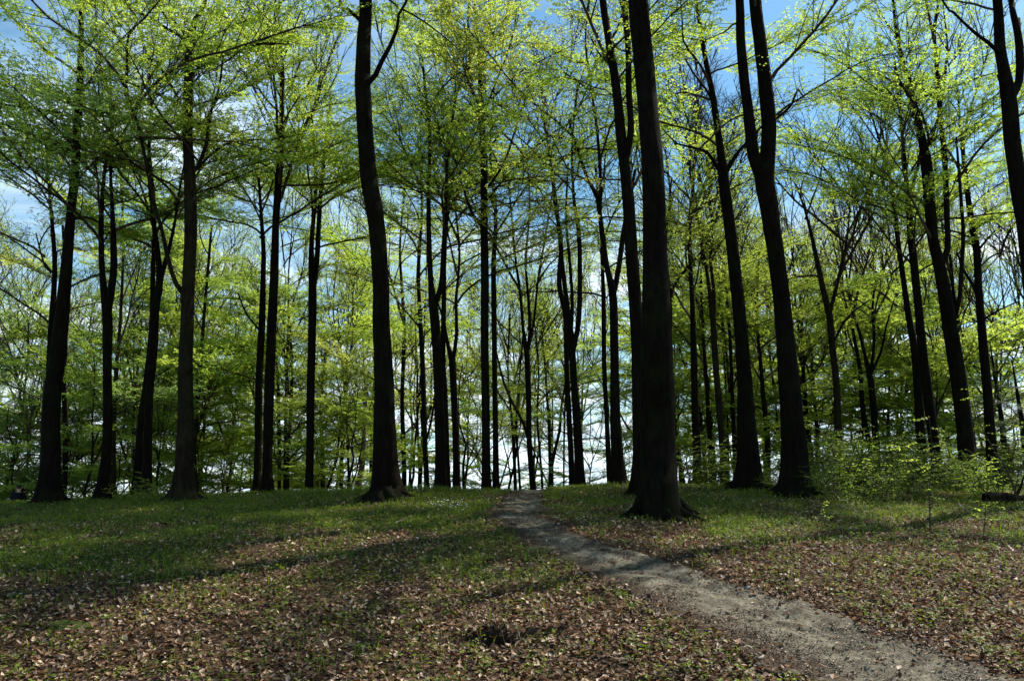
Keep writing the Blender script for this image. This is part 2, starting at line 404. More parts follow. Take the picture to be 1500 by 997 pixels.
def build_path():
    ys = np.concatenate([np.arange(4.5, 27, 0.05), np.arange(27, 34, .25)]); us = np.linspace(-1.45, 1.45, 88)
    U, Y = np.meshgrid(us, ys); l_, r_ = path_lr(Y); X = (l_ + r_) / 2 + U * (r_ - l_) / 2
    pm = path_mask(X, Y)
    rut = 0.05 * (vnoise(X, Y, 2.2, 31) - .5) + 0.045 * (vnoise(X, Y * 1.6, 6, 32) - .5) + 0.026 * (vnoise(X, Y * 1.5, 17, 33) - .5)
    Z = H(X, Y) + 0.010 - 0.075 * (1 - pm) + rut * pm - 0.02 * np.exp(-((U - .3) / .22) ** 2)
    V = np.stack([X.ravel(), Y.ravel(), Z.ravel()], 1); nx, ny = len(us), len(ys)
    i = np.arange(nx * ny).reshape(ny, nx)
    F = np.stack([i[:-1, :-1].ravel(), i[:-1, 1:].ravel(), i[1:, 1:].ravel(), i[1:, :-1].ravel()], 1)
    m, n, l = mat_new('trodden_earth')
    out = n.new('ShaderNodeOutputMaterial'); b = n.new('ShaderNodeBsdfPrincipled'); b.inputs['Roughness'].default_value = 0.9
    b.inputs['Specular IOR Level'].default_value = 0.15
    tc = n.new('ShaderNodeTexCoord')
    n1 = N(n, 'ShaderNodeTexNoise', Scale=5.0, Detail=10.0, Roughness=0.72); l.new(tc.outputs['Object'], n1.inputs['Vector'])
    c1 = ramp(n, [(0.36, (0.036, 0.028, 0.018)), (0.48, (0.130, 0.112, 0.078)), (0.62, (0.245, 0.220, 0.160))]); l.new(n1.outputs[0], c1.inputs[0])
    n3 = N(n, 'ShaderNodeTexNoise', Scale=60.0, Detail=4.0, Roughness=0.7); l.new(tc.outputs['Object'], n3.inputs['Vector'])
    c4 = ramp(n, [(0.3, (.55, .55, .55)), (0.7, (1.25, 1.25, 1.25))]); l.new(n3.outputs[0], c4.inputs[0])
    mu = n.new('ShaderNodeMixRGB'); mu.blend_type = 'MULTIPLY'; mu.inputs[0].default_value = 1; l.new(c1.outputs[0], mu.inputs[1]); l.new(c4.outputs[0], mu.inputs[2])
    at_ = n.new('ShaderNodeAttribute'); at_.attribute_name = 'edge'
    mp = n.new('ShaderNodeMapping'); mp.inputs['Scale'].default_value = (2.2, 5.0, 3.0); l.new(tc.outputs['Object'], mp.inputs[0])
    n2 = N(n, 'ShaderNodeTexNoise', Scale=2.0, Detail=8.0, Roughness=0.7, Distortion=0.8); l.new(mp.outputs[0], n2.inputs['Vector'])
    ad = N(n, 'ShaderNodeMath', operation='ADD'); l.new(at_.outputs['Fac'], ad.inputs[0]); l.new(n2.outputs[0], ad.inputs[1])
    cr = ramp(n, [(0.0, (0, 0, 0)), (0.86, (0, 0, 0)), (1.0, (.95, .95, .95))]); cr.color_ramp.elements[1].position = 0.60
    ml = N(n, 'ShaderNodeMath', operation='MULTIPLY'); ml.inputs[1].default_value = 0.85; l.new(ad.outputs[0], ml.inputs[0]); l.new(ml.outputs[0], cr.inputs[0])
    c2 = ramp(n, [(0.3, (0.020, 0.011, 0.006)), (0.55, (0.060, 0.034, 0.018)), (0.75, (0.13, 0.078, 0.042))]); l.new(n3.outputs[0], c2.inputs[0])
    mx = n.new('ShaderNodeMixRGB'); l.new(cr.outputs[0], mx.inputs[0]); l.new(mu.outputs[0], mx.inputs[1]); l.new(c2.outputs[0], mx.inputs[2])
    l.new(mx.outputs[0], b.inputs['Base Color'])
    hm = N(n, 'ShaderNodeMath', operation='ADD'); l.new(n1.outputs[0], hm.inputs[0]); l.new(n3.outputs[0], hm.inputs[1])
    bp = n.new('ShaderNodeBump'); bp.inputs['Strength'].default_value = 0.9; bp.inputs['Distance'].default_value = 0.03
    l.new(hm.outputs[0], bp.inputs['Height']); l.new(bp.outputs[0], b.inputs['Normal']); l.new(b.outputs[0], out.inputs['Surface'])
    me = np_mesh('path', V, F, m, smooth=True)
    e = .03 + ss(0.0, 0.9, -U) * .60 + ss(0.45, 1.0, U) * .50
    a = me.attributes.new('edge', 'FLOAT', 'POINT'); a.data.foreach_set('value', e.ravel().astype(np.float32))
    tag(link('path', me), kind='structure')


# ------------------------------------------------------------------ ground cover
def scatter_xy(n, y0, y1, p=1.0, wid=0.78):
    t = rng.random(n); y = y0 + (y1 - y0) * t ** p
    x = (rng.random(n) * 2 - 1) * (wid * y + 1.2)
    return x, y


def unit(v):
    return v / np.maximum(np.linalg.norm(v, axis=1, keepdims=True), 1e-9)


def quads_leaves(P, D, UP, L, W, mats, name, fold=0.25, curl=0.15):
    side = unit(np.cross(D, UP)); nn = unit(np.cross(side, D)); L = L[:, None]; W = W[:, None]
    q = P + D * L * .5
    V = np.stack([P, q + side * W * .5 + nn * W * fold, P + D * L + nn * L * curl, q - side * W * .5 + nn * W * fold, q + nn * L * 0.02], 1)
    n = len(P); b = np.arange(n)[:, None] * 5
    F = np.concatenate([b + np.array([[0, 4, 1]]), b + np.array([[4, 2, 1]]), b + np.array([[0, 3, 4]]), b + np.array([[4, 3, 2]])], 0)
    return np_mesh(name, V.reshape(-1, 3), F, mats)


def build_litter():
    n = 270000
    x, y = scatter_xy(n, 5.2, 23.5, 1.12)
    g = green_mask(x, y); pm = path_mask(x, y)
    clump = vnoise(x, y, 2.4, 41) * .6 + vnoise(x, y, 6, 42) * .4
    keep = rng.random(n) < (1 - .74 * g) * (1 - .95 * path_mask(x, y, .62)) * np.clip(0.22 + 1.35 * clump, 0, 1) * (1 - .15 * ss(1.5, 4, x) * ss(8, 11, y))
    hx, hy = HOLE; keep &= ~((((x - hx) / (.36 * (.6 + .8 * vnoise(x, y, 6, 61)))) ** 2 + ((y - hy - .16 * (x - hx)) / (.15 * (.6 + .8 * vnoise(x, y, 6, 61)))) ** 2 < 1) & (rng.random(len(x)) < .92))
    x, y = x[keep], y[keep]; n = len(x)
    z = H(x, y) + rng.random(n) * 0.022 + 0.004
    # little heaps
    z += 0.035 * np.clip(vnoise(x, y, 5.5, 43) - .45, 0, 1)
    a = rng.random(n) * 2 * np.pi; el = rng.normal(0, .34, n)
    D = np.stack([np.cos(a) * np.cos(el), np.sin(a) * np.cos(el), np.sin(el)], 1)
    UP = unit(np.stack([rng.normal(0, .42, n), rng.normal(0, .42, n), np.ones(n)], 1))
    L = np.clip(rng.lognormal(-2.98, .28, n), .022, .09); W = L * rng.uniform(.5, .72, n)
    me = quads_leaves(np.stack([x, y, z], 1), D, UP, L, W, [LITTER], 'leaf_litter', 0.28, 0.2)
    tag(link('leaf_litter', me), 'dry brown and tan fallen beech leaves covering the forest floor', 'leaf litter', kind='stuff')


def build_grass():
    n = 150000
    x, y = scatter_xy(n, 5.4, 27.0, 0.8, 0.72)
    g = green_mask(x, y); pm = path_mask(x, y)
    cl = vnoise(x, y, 4.2, 51)
    keep = rng.random(n) < np.clip(g * 1.35 * ss(.25, .7, cl + .35 * g), 0.0, 1) * (1 - pm)
    x, y = x[keep], y[keep]; n = len(x); z = H(x, y) - .01
    hgt = rng.uniform(.05, .15, n) * (0.6 + .8 * vnoise(x, y, 1.1, 52) + .6 * ss(18, 22, y) * vnoise(x, y, 2.3, 54)); w = rng.uniform(.004, .008, n)
    a = rng.random(n) * 2 * np.pi; s = np.stack([np.cos(a), np.sin(a), np.zeros(n)], 1)
    ln = rng.normal(0, .45, (n, 2)); lean = np.stack([ln[:, 0], ln[:, 1], np.zeros(n)], 1)
    P = np.stack([x, y, z], 1); up = np.array([[0, 0, 1.]])
    m1 = P + (up * .55 + lean * .22) * hgt[:, None]; tip = P + (up * .95 + lean * .85) * hgt[:, None]
    V = np.stack([P - s * w[:, None], P + s * w[:, None], m1 + s * w[:, None] * .8, m1 - s * w[:, None] * .8, tip], 1)
    b = np.arange(n)[:, None] * 5
    F = np.concatenate([b + np.array([[0, 1, 2]]), b + np.array([[0, 2, 3]]), b + np.array([[3, 2, 4]])], 0)
    tag(link('grass', np_mesh('grass', V.reshape(-1, 3), F, [GRASS])), 'short green grass and woodland blades along the brow of the slope', 'grass', kind='stuff')
    # herbs: low green leaves in loose rosettes
    nc = 19000; cx, cy = scatter_xy(nc, 5.6, 24.0, 1.0, .75)
    g = green_mask(cx, cy); pm = path_mask(cx, cy)
    keep = rng.random(nc) < np.clip(.16 + .14 * ss(0, 3, cx) + g * .8, 0, 1) * (1 - pm) * ss(.3, .62, vnoise(cx, cy, 1.7, 53) + .15)
    cx, cy = cx[keep], cy[keep]; k = 9
    cxx = np.repeat(cx, k) + rng.normal(0, .055, len(cx) * k); cyy = np.repeat(cy, k) + rng.normal(0, .055, len(cx) * k); n = len(cxx)
    zz = H(cxx, cyy) + rng.uniform(.02, .10, n)
    a = rng.random(n) * 2 * np.pi; D = unit(np.stack([np.cos(a), np.sin(a), rng.normal(.05, .3, n)], 1))
    UP = unit(np.stack([rng.normal(0, .25, n), rng.normal(0, .25, n), np.ones(n)], 1))
    L = rng.uniform(.025, .06, n)
    tag(link('ground_herbs', quads_leaves(np.stack([cxx, cyy, zz], 1), D, UP, L, L * .6, [HERB], 'ground_herbs', .12, -.1)), 'low green herb leaves sprouting through the dead leaves', 'herbs', kind='stuff')


def build_debris():
    n = 110000; y = rng.uniform(5.5, 22, n); l_, r_ = path_lr(y); u = np.clip(rng.normal(0, .75, n), -1.5, 1.5); x = (l_ + r_) / 2 + u * (r_ - l_) / 2
    cl = vnoise(x, y, 1.6, 71) * .5 + vnoise(x, y * 1.5, 5.0, 72) * .5
    keep = rng.random(n) < np.clip((np.abs(u) * .9 + .1 - .25 * u * (u > 0)) * ss(.35, .62, cl) * 1.6 + .03, 0, 1) * ss(1.5, 1.1, np.abs(u)) * (6.5 / y) ** .4
    x, y = x[keep], y[keep]; n = len(x); z = H(x, y) + .022 + rng.random(n) * .012
    a = rng.random(n) * 2 * np.pi; D = unit(np.stack([np.cos(a), np.sin(a), rng.normal(0, .25, n)], 1))
    UP = unit(np.stack([rng.normal(0, .3, n), rng.normal(0, .3, n), np.ones(n)], 1)); L = rng.uniform(.012, .045, n) ; W = L * rng.uniform(.15, .6, n)
    m = leaf_mat('leaf_crumbs', None, None, 0, stops=[(0, (.016, .010, .006)), (.5, (.05, .03, .017)), (.85, (.12, .075, .045)), (1, (.30, .20, .12))])
    tag(link('path_debris', quads_leaves(np.stack([x, y, z], 1), D, UP, L, W, [m], 'path_debris', .2, .1)), 'brown leaf crumbs and husks strewn over the earth path', 'debris', kind='stuff')


def build_flowers():
    u = rng.uniform(624, 684, 46); v = 739 + (u - 626) * .10 + rng.normal(3, 4.2, 46)
    V, F, M = [], [], []
    for a, b in zip(u, v):
        x, y = ground_at(a, b); z = h(x, y) + random.uniform(.07, .13); nrm = Vector((random.gauss(0, .35), -.5 + random.gauss(0, .3), 1)).normalized()
        s = nrm.orthogonal().normalized(); t = nrm.cross(s); c = Vector((x, y, z)); r = random.uniform(.011, .018); M += [0] * 6 + [1]
        for k in range(6):
            an = k * math.pi / 3; d = s * math.cos(an) + t * math.sin(an); e = nrm.cross(d); i = len(V)
            V += [c, c + d * r * .6 + e * r * .36 + nrm * r * .1, c + d * r * 1.15 + nrm * r * .3, c + d * r * .6 - e * r * .36 + nrm * r * .1]; F.append((i, i + 1, i + 2, i + 3))
        i = len(V); q = Vector((.0015, 0, 0)); V += [c - q, c + q, Vector((x, y, z - .16)) + q, Vector((x, y, z - .16)) - q]; F.append((i, i + 1, i + 2, i + 3))
    me = np_mesh('anemone_flowers', np.array([tuple(p) for p in V]), np.array(F), [leaf_mat('petal', (.6, .62, .58), (.8, .82, .78), .2, (1, 1, 1)), GRASS], M)
    tag(link('anemone_flowers', me), 'small white wood anemones in the grass right of the wavy trunk', 'flowers', kind='stuff')


# ------------------------------------------------------------------ branch library (shared meshes with wood and leaves)
def rand_perp(d):
    v = Vector((random.gauss(0, 1), random.gauss(0, 1), random.gauss(0, 1)))
    v -= d * v.dot(d); return v.normalized()


def twig_leaves(mb, p0, p1, dens, size, flat, up=Vector((0, 0, 1))):
    L = (p1 - p0).length; n = max(1, int(L / .025 * dens)); d = (p1 - p0).normalized(); side = d.cross(up)
    if side.length < .05: side = d.orthogonal()
    side.normalize()
    for i in range(n):
        t = (i + random.random()) / n; sg = 1 if i % 2 else -1
        dd = (d * .6 + side * sg * random.uniform(.5, 1.1) + Vector((0, 0, random.gauss(-.18, .25)))).normalized()
        nn = (up + Vector((random.gauss(0, flat), random.gauss(0, flat), 0))).normalized()
        s = size * random.uniform(.65, 1.25)
        mb.leaf(p0.lerp(p1, t), dd, nn, s, s * .62)


def plate_branch(seed, L=5.0, dens=1.0, size=.085, elev=32, droop=1.0):
    """a long limb that arches outwards with side branches in one flat layer, as beeches grow"""
    random.seed(seed); mb = MB(); pts = [Vector((0, 0, 0))]; az, el = 0.0, R(elev); n = 14
    for i in range(n):
        az += random.gauss(0, .13); el = el * .90 - R(.9) * droop + random.gauss(0, .08)
        d = Vector((math.cos(el) * math.cos(az), math.cos(el) * math.sin(az), math.sin(el)))
        pts.append(pts[-1] + d * L / n)
    r0 = .0050 * L + .006
    mb.tube([pts[0] - (pts[1] - pts[0]) * .35] + pts, [r0 * 1.25] + [r0 * (1 - i / n) ** 0.9 + .006 for i in range(n + 1)], 7)
    for i in range(3, n + 1):
        for sg in (-1, 1):
            if random.random() < .12: continue
            t = i / n; base = pts[i - 1].lerp(pts[i], random.random()); d0 = (pts[i] - pts[i - 1]).normalized()
            sl = L * (.12 + .36 * (1 - t) ** .7 * random.uniform(.6, 1.1)) + .2
            a = sg * R(random.uniform(38, 62)); d = Matrix.Rotation(a, 3, 'Z') @ d0; d.z += random.gauss(.06, .10); d.normalize()
            sp = [base]; m = max(4, int(sl / .28))
            for k in range(m):
                d = (d + Vector((random.gauss(0, .08), random.gauss(0, .08), random.gauss(-.02, .05))) + d0 * .05).normalized()
                sp.append(sp[-1] + d * sl / m)
            rr = .003 + .003 * sl
            mb.tube(sp, [rr * (1 - k / m) + .0025 for k in range(m + 1)], 4, cap=False)
            tl_prev = 1
            for k in range(1, m + 1):
                for q in range(2):
                    tl_prev = -tl_prev
                    b = sp[k - 1].lerp(sp[k], random.random()); dd = (sp[k] - sp[k - 1]).normalized()
                    e = Matrix.Rotation(tl_prev * R(random.uniform(35, 60)), 3, 'Z') @ dd; e.z += random.gauss(0, .15); e.normalize()
                    tl = random.uniform(.22, .58) * (1.1 - .5 * k / m)
                    mid = b + e * tl * .5; end = mid + (e + Vector((0, 0, random.gauss(-.1, .1)))).normalized() * tl * .5
                    mb.tube([b, mid, end], [.0032, .0026, .0018], 3, cap=False)
                    if dens > 0 and random.random() < .93:
                        twig_leaves(mb, b, mid, dens * .8, size, .35); twig_leaves(mb, mid, end, dens * 1.15, size, .35)
    return mb.build('branch', [BARKT, LEAF['mid']])


def fan_branch(seed, L=6.0, dens=.5, size=.08, elev=58, spread=(22, 42)):
    """an ascending limb that keeps forking into a fan of fine twigs"""
    random.seed(seed); mb = MB()

    def grow(p, d, length, r, lvl):
        n = max(3, int(length / .35)); pts = [p]
        for i in range(n):
            d = (d + rand_perp(d) * .10 + Vector((0, 0, .05 if lvl < 2 else .01))).normalized(); pts.append(pts[-1] + d * length / n)
        mb.tube(pts, [r * (1 - .75 * i / n) + .0018 for i in range(n + 1)], (7, 5, 4, 3)[min(lvl, 3)], cap=False)
        if lvl >= 3:
            if dens > 0:
                twig_leaves(mb, pts[0], pts[len(pts) // 2], dens * .6, size, .45); twig_leaves(mb, pts[len(pts) // 2], pts[-1], dens, size, .45)
            return
        nb = (8, 5, 4)[lvl]
        for k in range(nb):
            t = .22 + .76 * (k + random.random() * .7) / nb; j = min(int(t * n), n - 1); b = pts[j].lerp(pts[j + 1], t * n - j)
            dd = (pts[j + 1] - pts[j]).normalized(); ang = R(random.uniform(*spread)) * (1 + .18 * lvl)
            e = (dd * math.cos(ang) + rand_perp(dd) * math.sin(ang)).normalized()
            grow(b, e, length * random.uniform(.34, .55) * (1.15 - .5 * t) if lvl else length * random.uniform(.35, .6) * (1.2 - .6 * t), r * .48, lvl + 1)
    e = R(elev); d = Vector((math.cos(e), 0, math.sin(e)))
    grow(-d * .2, d, L, .010 + .0062 * L, 0)
    return mb.build('branch', [BARKT, LEAF['mid']])


PLATES = [plate_branch(100 + i, 5.0, (1.0, .8, 1.15, .9, .7, 1.0)[i], .078, (48, 36, 56, 28, 42, 62)[i]) for i in range(6)]
THINP = [plate_branch(130 + i, 5.0, .38, .075, (32, 48)[i]) for i in range(2)]
DENSEP = [plate_branch(160 + i, 5.0, (1.25, 1.45, 1.3, 1.1)[i], .088, (28, 40, 20, 50)[i]) for i in range(4)]
FANS = [fan_branch(200 + i, 6.0, (.85, .6, .75)[i], .078, (58, 66, 48)[i]) for i in range(3)]
THINF = [fan_branch(220 + i, 6.0, (.25, .15)[i], .07, (60, 68)[i]) for i in range(2)]
BAREF = [fan_branch(240 + i, 6.0, 0.0, .06, (58, 66, 45)[i]) for i in range(3)]


# ------------------------------------------------------------------ trees
def stem_points(P, D, base=True, depth=0.0, wob=.12, height=None, seed=0):
    """(u, v, width in px) list, from the foot up -> world points with radii (x, y, z, r)"""
    rr = random.Random(seed); ph = rr.random() * 9; out = []; n = len(P)
    for i, (u, v, w) in enumerate(P):
        off = depth * i / max(1, n - 1) + wob * math.sin(ph + i * 1.3) * (1 if i else 0)
        p, s = at(u, v, D + off); out.append((p.x, p.y, p.z, max(.010, w * s * .445)))
    if base:
        x, y, z, r = out[0]; g = h(x, y); dx = (out[1][0] - x) / max(.5, out[1][2] - z)
        if z > g + .15:
            k = max(1, int((z - g) / 1.2))
            ext = [(x - dx * .5 * (z - zz), y, zz, r * (1 + .02 * (z - zz))) for zz in np.linspace(g - .35, z, k + 1)[:-1]]
            out = ext + out
        else:
            out = [(q if q[2] > g - .1 else (q[0], q[1], q[2], q[3])) for q in out]
            out[0] = (x, y, g - .35, r)
            out = [out[0]] + [q for q in out[1:] if q[2] > g + .25]
    if height and P[-1][1] <= 8:
        x, y, z, r = out[-1]; x0, y0, z0, _ = out[-2]; top = h(out[0][0], out[0][1]) + height
        dx = (x - x0) / max(.4, z - z0) * .5; m = max(2, int((top - z) / 1.5)); r1 = r
        for k in range(1, m + 1):
            t = k / m; x += dx * (top - out[-1][2]) / m * .6 + rr.gauss(0, .12); y += rr.gauss(0, .12)
            out.append((x, y, z + (top - z) * t, max(.02, r1 * (1 - t * .93))))
    return out


def trunk_mesh(stems, flare=.5, reach=.5, sides=14, seg=.3, seed=0, mat=None, lump=.05, roots=0):
    rr = random.Random(seed); mb = MB(); lobes = [(rr.uniform(0, 6.28), rr.uniform(.6, 1.3)) for _ in range(8)]
    org = Vector(stems[0][0][:3]); org.z += .35; ph = [rr.random() * 9 for _ in range(6)]
    for si, st in enumerate(stems):
        P = catmull(st, seg) if si else None
        if si == 0:   # finer rings at the flared foot
            g = st[0][2] + .35; full = catmull(st, seg); fine = catmull(st, .09); hi = g + 1.1
            P = [q for q in fine if q[2] < hi] + [q for q in full if q[2] >= hi + .05]
        pts = [Vector(q[:3]) - org for q in P]; rad = [max(.008, float(q[3])) for q in P]
        sd = sides if si == 0 else max(7, int(sides * .6))

        def sq(p, a, i, si=si):
            zz = p.z; f = 1.0
            if si == 0:
                e = math.exp(-max(zz, -.14) / .34); e2 = math.exp(-max(zz, -.10) / .24)
                lob = min(1.25, sum(k * max(0, math.cos(a - c)) ** 16 for c, k in lobes))
                f += flare * e + reach * lob * e2 + .10 * lob * math.exp(-max(zz, 0) / .9)
            f += lump * (math.sin(a * 2 + zz * .9 + ph[0]) + .7 * math.sin(a * 3 - zz * 1.7 + ph[1]) + .5 * math.sin(a * 5 + zz * 2.9 + ph[2]) * .6 + .4 * math.sin(zz * 5.1 + ph[3] + a))
            return f
        mb.tube(pts, rad, sd, squash=sq)
    if roots:
        r0 = stems[0][0][3]; ax, ay = stems[0][0][:2]
        for k in range(roots):
            a = 2 * math.pi * (k + rr.uniform(-.3, .3)) / roots; L = r0 * rr.uniform(2.6, 4.6); q = []; n = 9; wob = rr.uniform(-.5, .5)
            for j in range(n + 1):
                t = j / n; d = r0 * .55 + (L - r0 * .55) * t; aa = a + wob * t * t + .12 * math.sin(t * 5 + a)
                X, Y = ax + math.cos(aa) * d, ay + math.sin(aa) * d
                q.append(Vector((X, Y, h(X, Y) + r0 * .95 * (1 - t) ** 2.6 - .01 - .07 * t ** 2)) - org)
            mb.tube(q, [r0 * (.34 * (1 - j / n) ** 1.1 + .07) for j in range(n + 1)], 9, squash=lambda p, b, i: 1 + .12 * math.sin(b * 3 + i))
    return mb.build('trunk', [mat or BARK]), org


CROWN_DENSITY = 0.80
TREES = []       # (name for relations, x/y ratio, distance)


def attach_points(stems, z0, z1):
    A = []
    for st in stems:
        for a, b in zip(st[:-1], st[1:]):
            L = math.dist(a[:3], b[:3])
            for k in range(max(1, int(L / .3))):
                t = (k + .5) / max(1, int(L / .3)); q = [a[i] * (1 - t) + b[i] * t for i in range(4)]
                if z0 <= q[2] <= z1: A.append(q)
    return A


def add_crown(root, stems, n, z0, kinds, leaf, scale=1.0, seed=0, org=None, dens=None):
    n = int(round(n * (CROWN_DENSITY if dens is None else dens)))
    if n <= 0: return
    rr = random.Random(seed * 13 + 5)
    crown = link('crown', None, root)
    base = stems[0][0][2]; ztop = max(s[-1][2] for s in stems)
    A = attach_points(stems, base + z0, ztop + .1)
    if not A: return
    lim = 1.6 + .72 * org.y + 1.6; B = [q for q in A if q[2] <= lim]
    if B and len(B) < len(A): n = max(4, int(round(n * (len(B) / len(A)) ** .5))); A = B
    A.sort(key=lambda q: q[2]); az = rr.random() * 6.28
    pick = [A[min(len(A) - 1, int((i + rr.random()) / n * len(A)))] for i in range(n)]
    for i, q in enumerate(pick):
        t = (q[2] - base - z0) / max(1, ztop - base - z0); az += 2.4 + rr.gauss(0, .4)
        fan = rr.random() < .08 + .70 * t ** 1.8
        kp, kf = kinds
        lib = kf if fan else kp
        me = lib[rr.randrange(len(lib))]
        o = bpy.data.objects.new('branch', me); COL.objects.link(o); o.parent = crown
        s = scale * rr.uniform(.72, 1.22) * (1 - .55 * t ** 2)
        o.location = Vector(q[:3]) - Vector(org)
        o.rotation_euler = Euler((rr.gauss(0, .10), rr.gauss(0, .12), az), 'XYZ'); o.scale = (s, s, s * rr.uniform(.85, 1.1))
        lm = leaf if isinstance(leaf, str) else rr.choice(leaf)
        if lm != 'mid':
            o.material_slots[1].link = 'OBJECT'; o.material_slots[1].material = LEAF[lm]


def beech(name, D, stems, label, n=20, z0=7.0, leaf='mid', kinds=None, scale=1.0, flare=.5, reach=.4, height=22, group=None, depth=None, sides=12, mat=None, seed=0, cat='tree', lump=.04, roots=0):
    S = []
    for i, st in enumerate(stems):
        dp = 0 if i == 0 else (depth[i - 1] if depth else random.Random(seed + i).uniform(-1.2, 1.2))
        w = stem_points(st, D, i == 0, dp, .10 if D < 30 else .2, height * (1 if i == 0 else .94), seed + i)
        if i:  # root the limb inside the wood it leaves
            a = w[0]; best = min((q for s in S for q in catmull(s, .2)), key=lambda q: (q[0] - a[0]) ** 2 + (q[2] - a[2]) ** 2)
            dy = best[1] - a[1]
            w = [(float(best[0]), float(best[1]), float(best[2]), a[3])] + [(q[0], q[1] + dy, q[2], q[3]) for q in w[1:]]
        S.append(w)
    me, org = trunk_mesh(S, flare, reach, sides, .3 if D < 26 else .5, seed, mat, lump, roots)
    root = link(name, None, None, org); tag(root, label, cat, group)
    link('trunk', me, root)
    add_crown(root, S, n, z0, kinds or (PLATES, FANS), leaf, scale, seed, org)
    TREES.append((label, S[0][0][0], D)); return root


P_, F_ = PLATES, FANS
FULL, THIN, BARE, MIX = (DENSEP, FANS), (THINP, THINF), (BAREF, BAREF), (PLATES[:2] + THINP, THINF + FANS[:1])

build_ground(); build_path(); build_litter(); build_grass(); build_debris(); build_flowers()

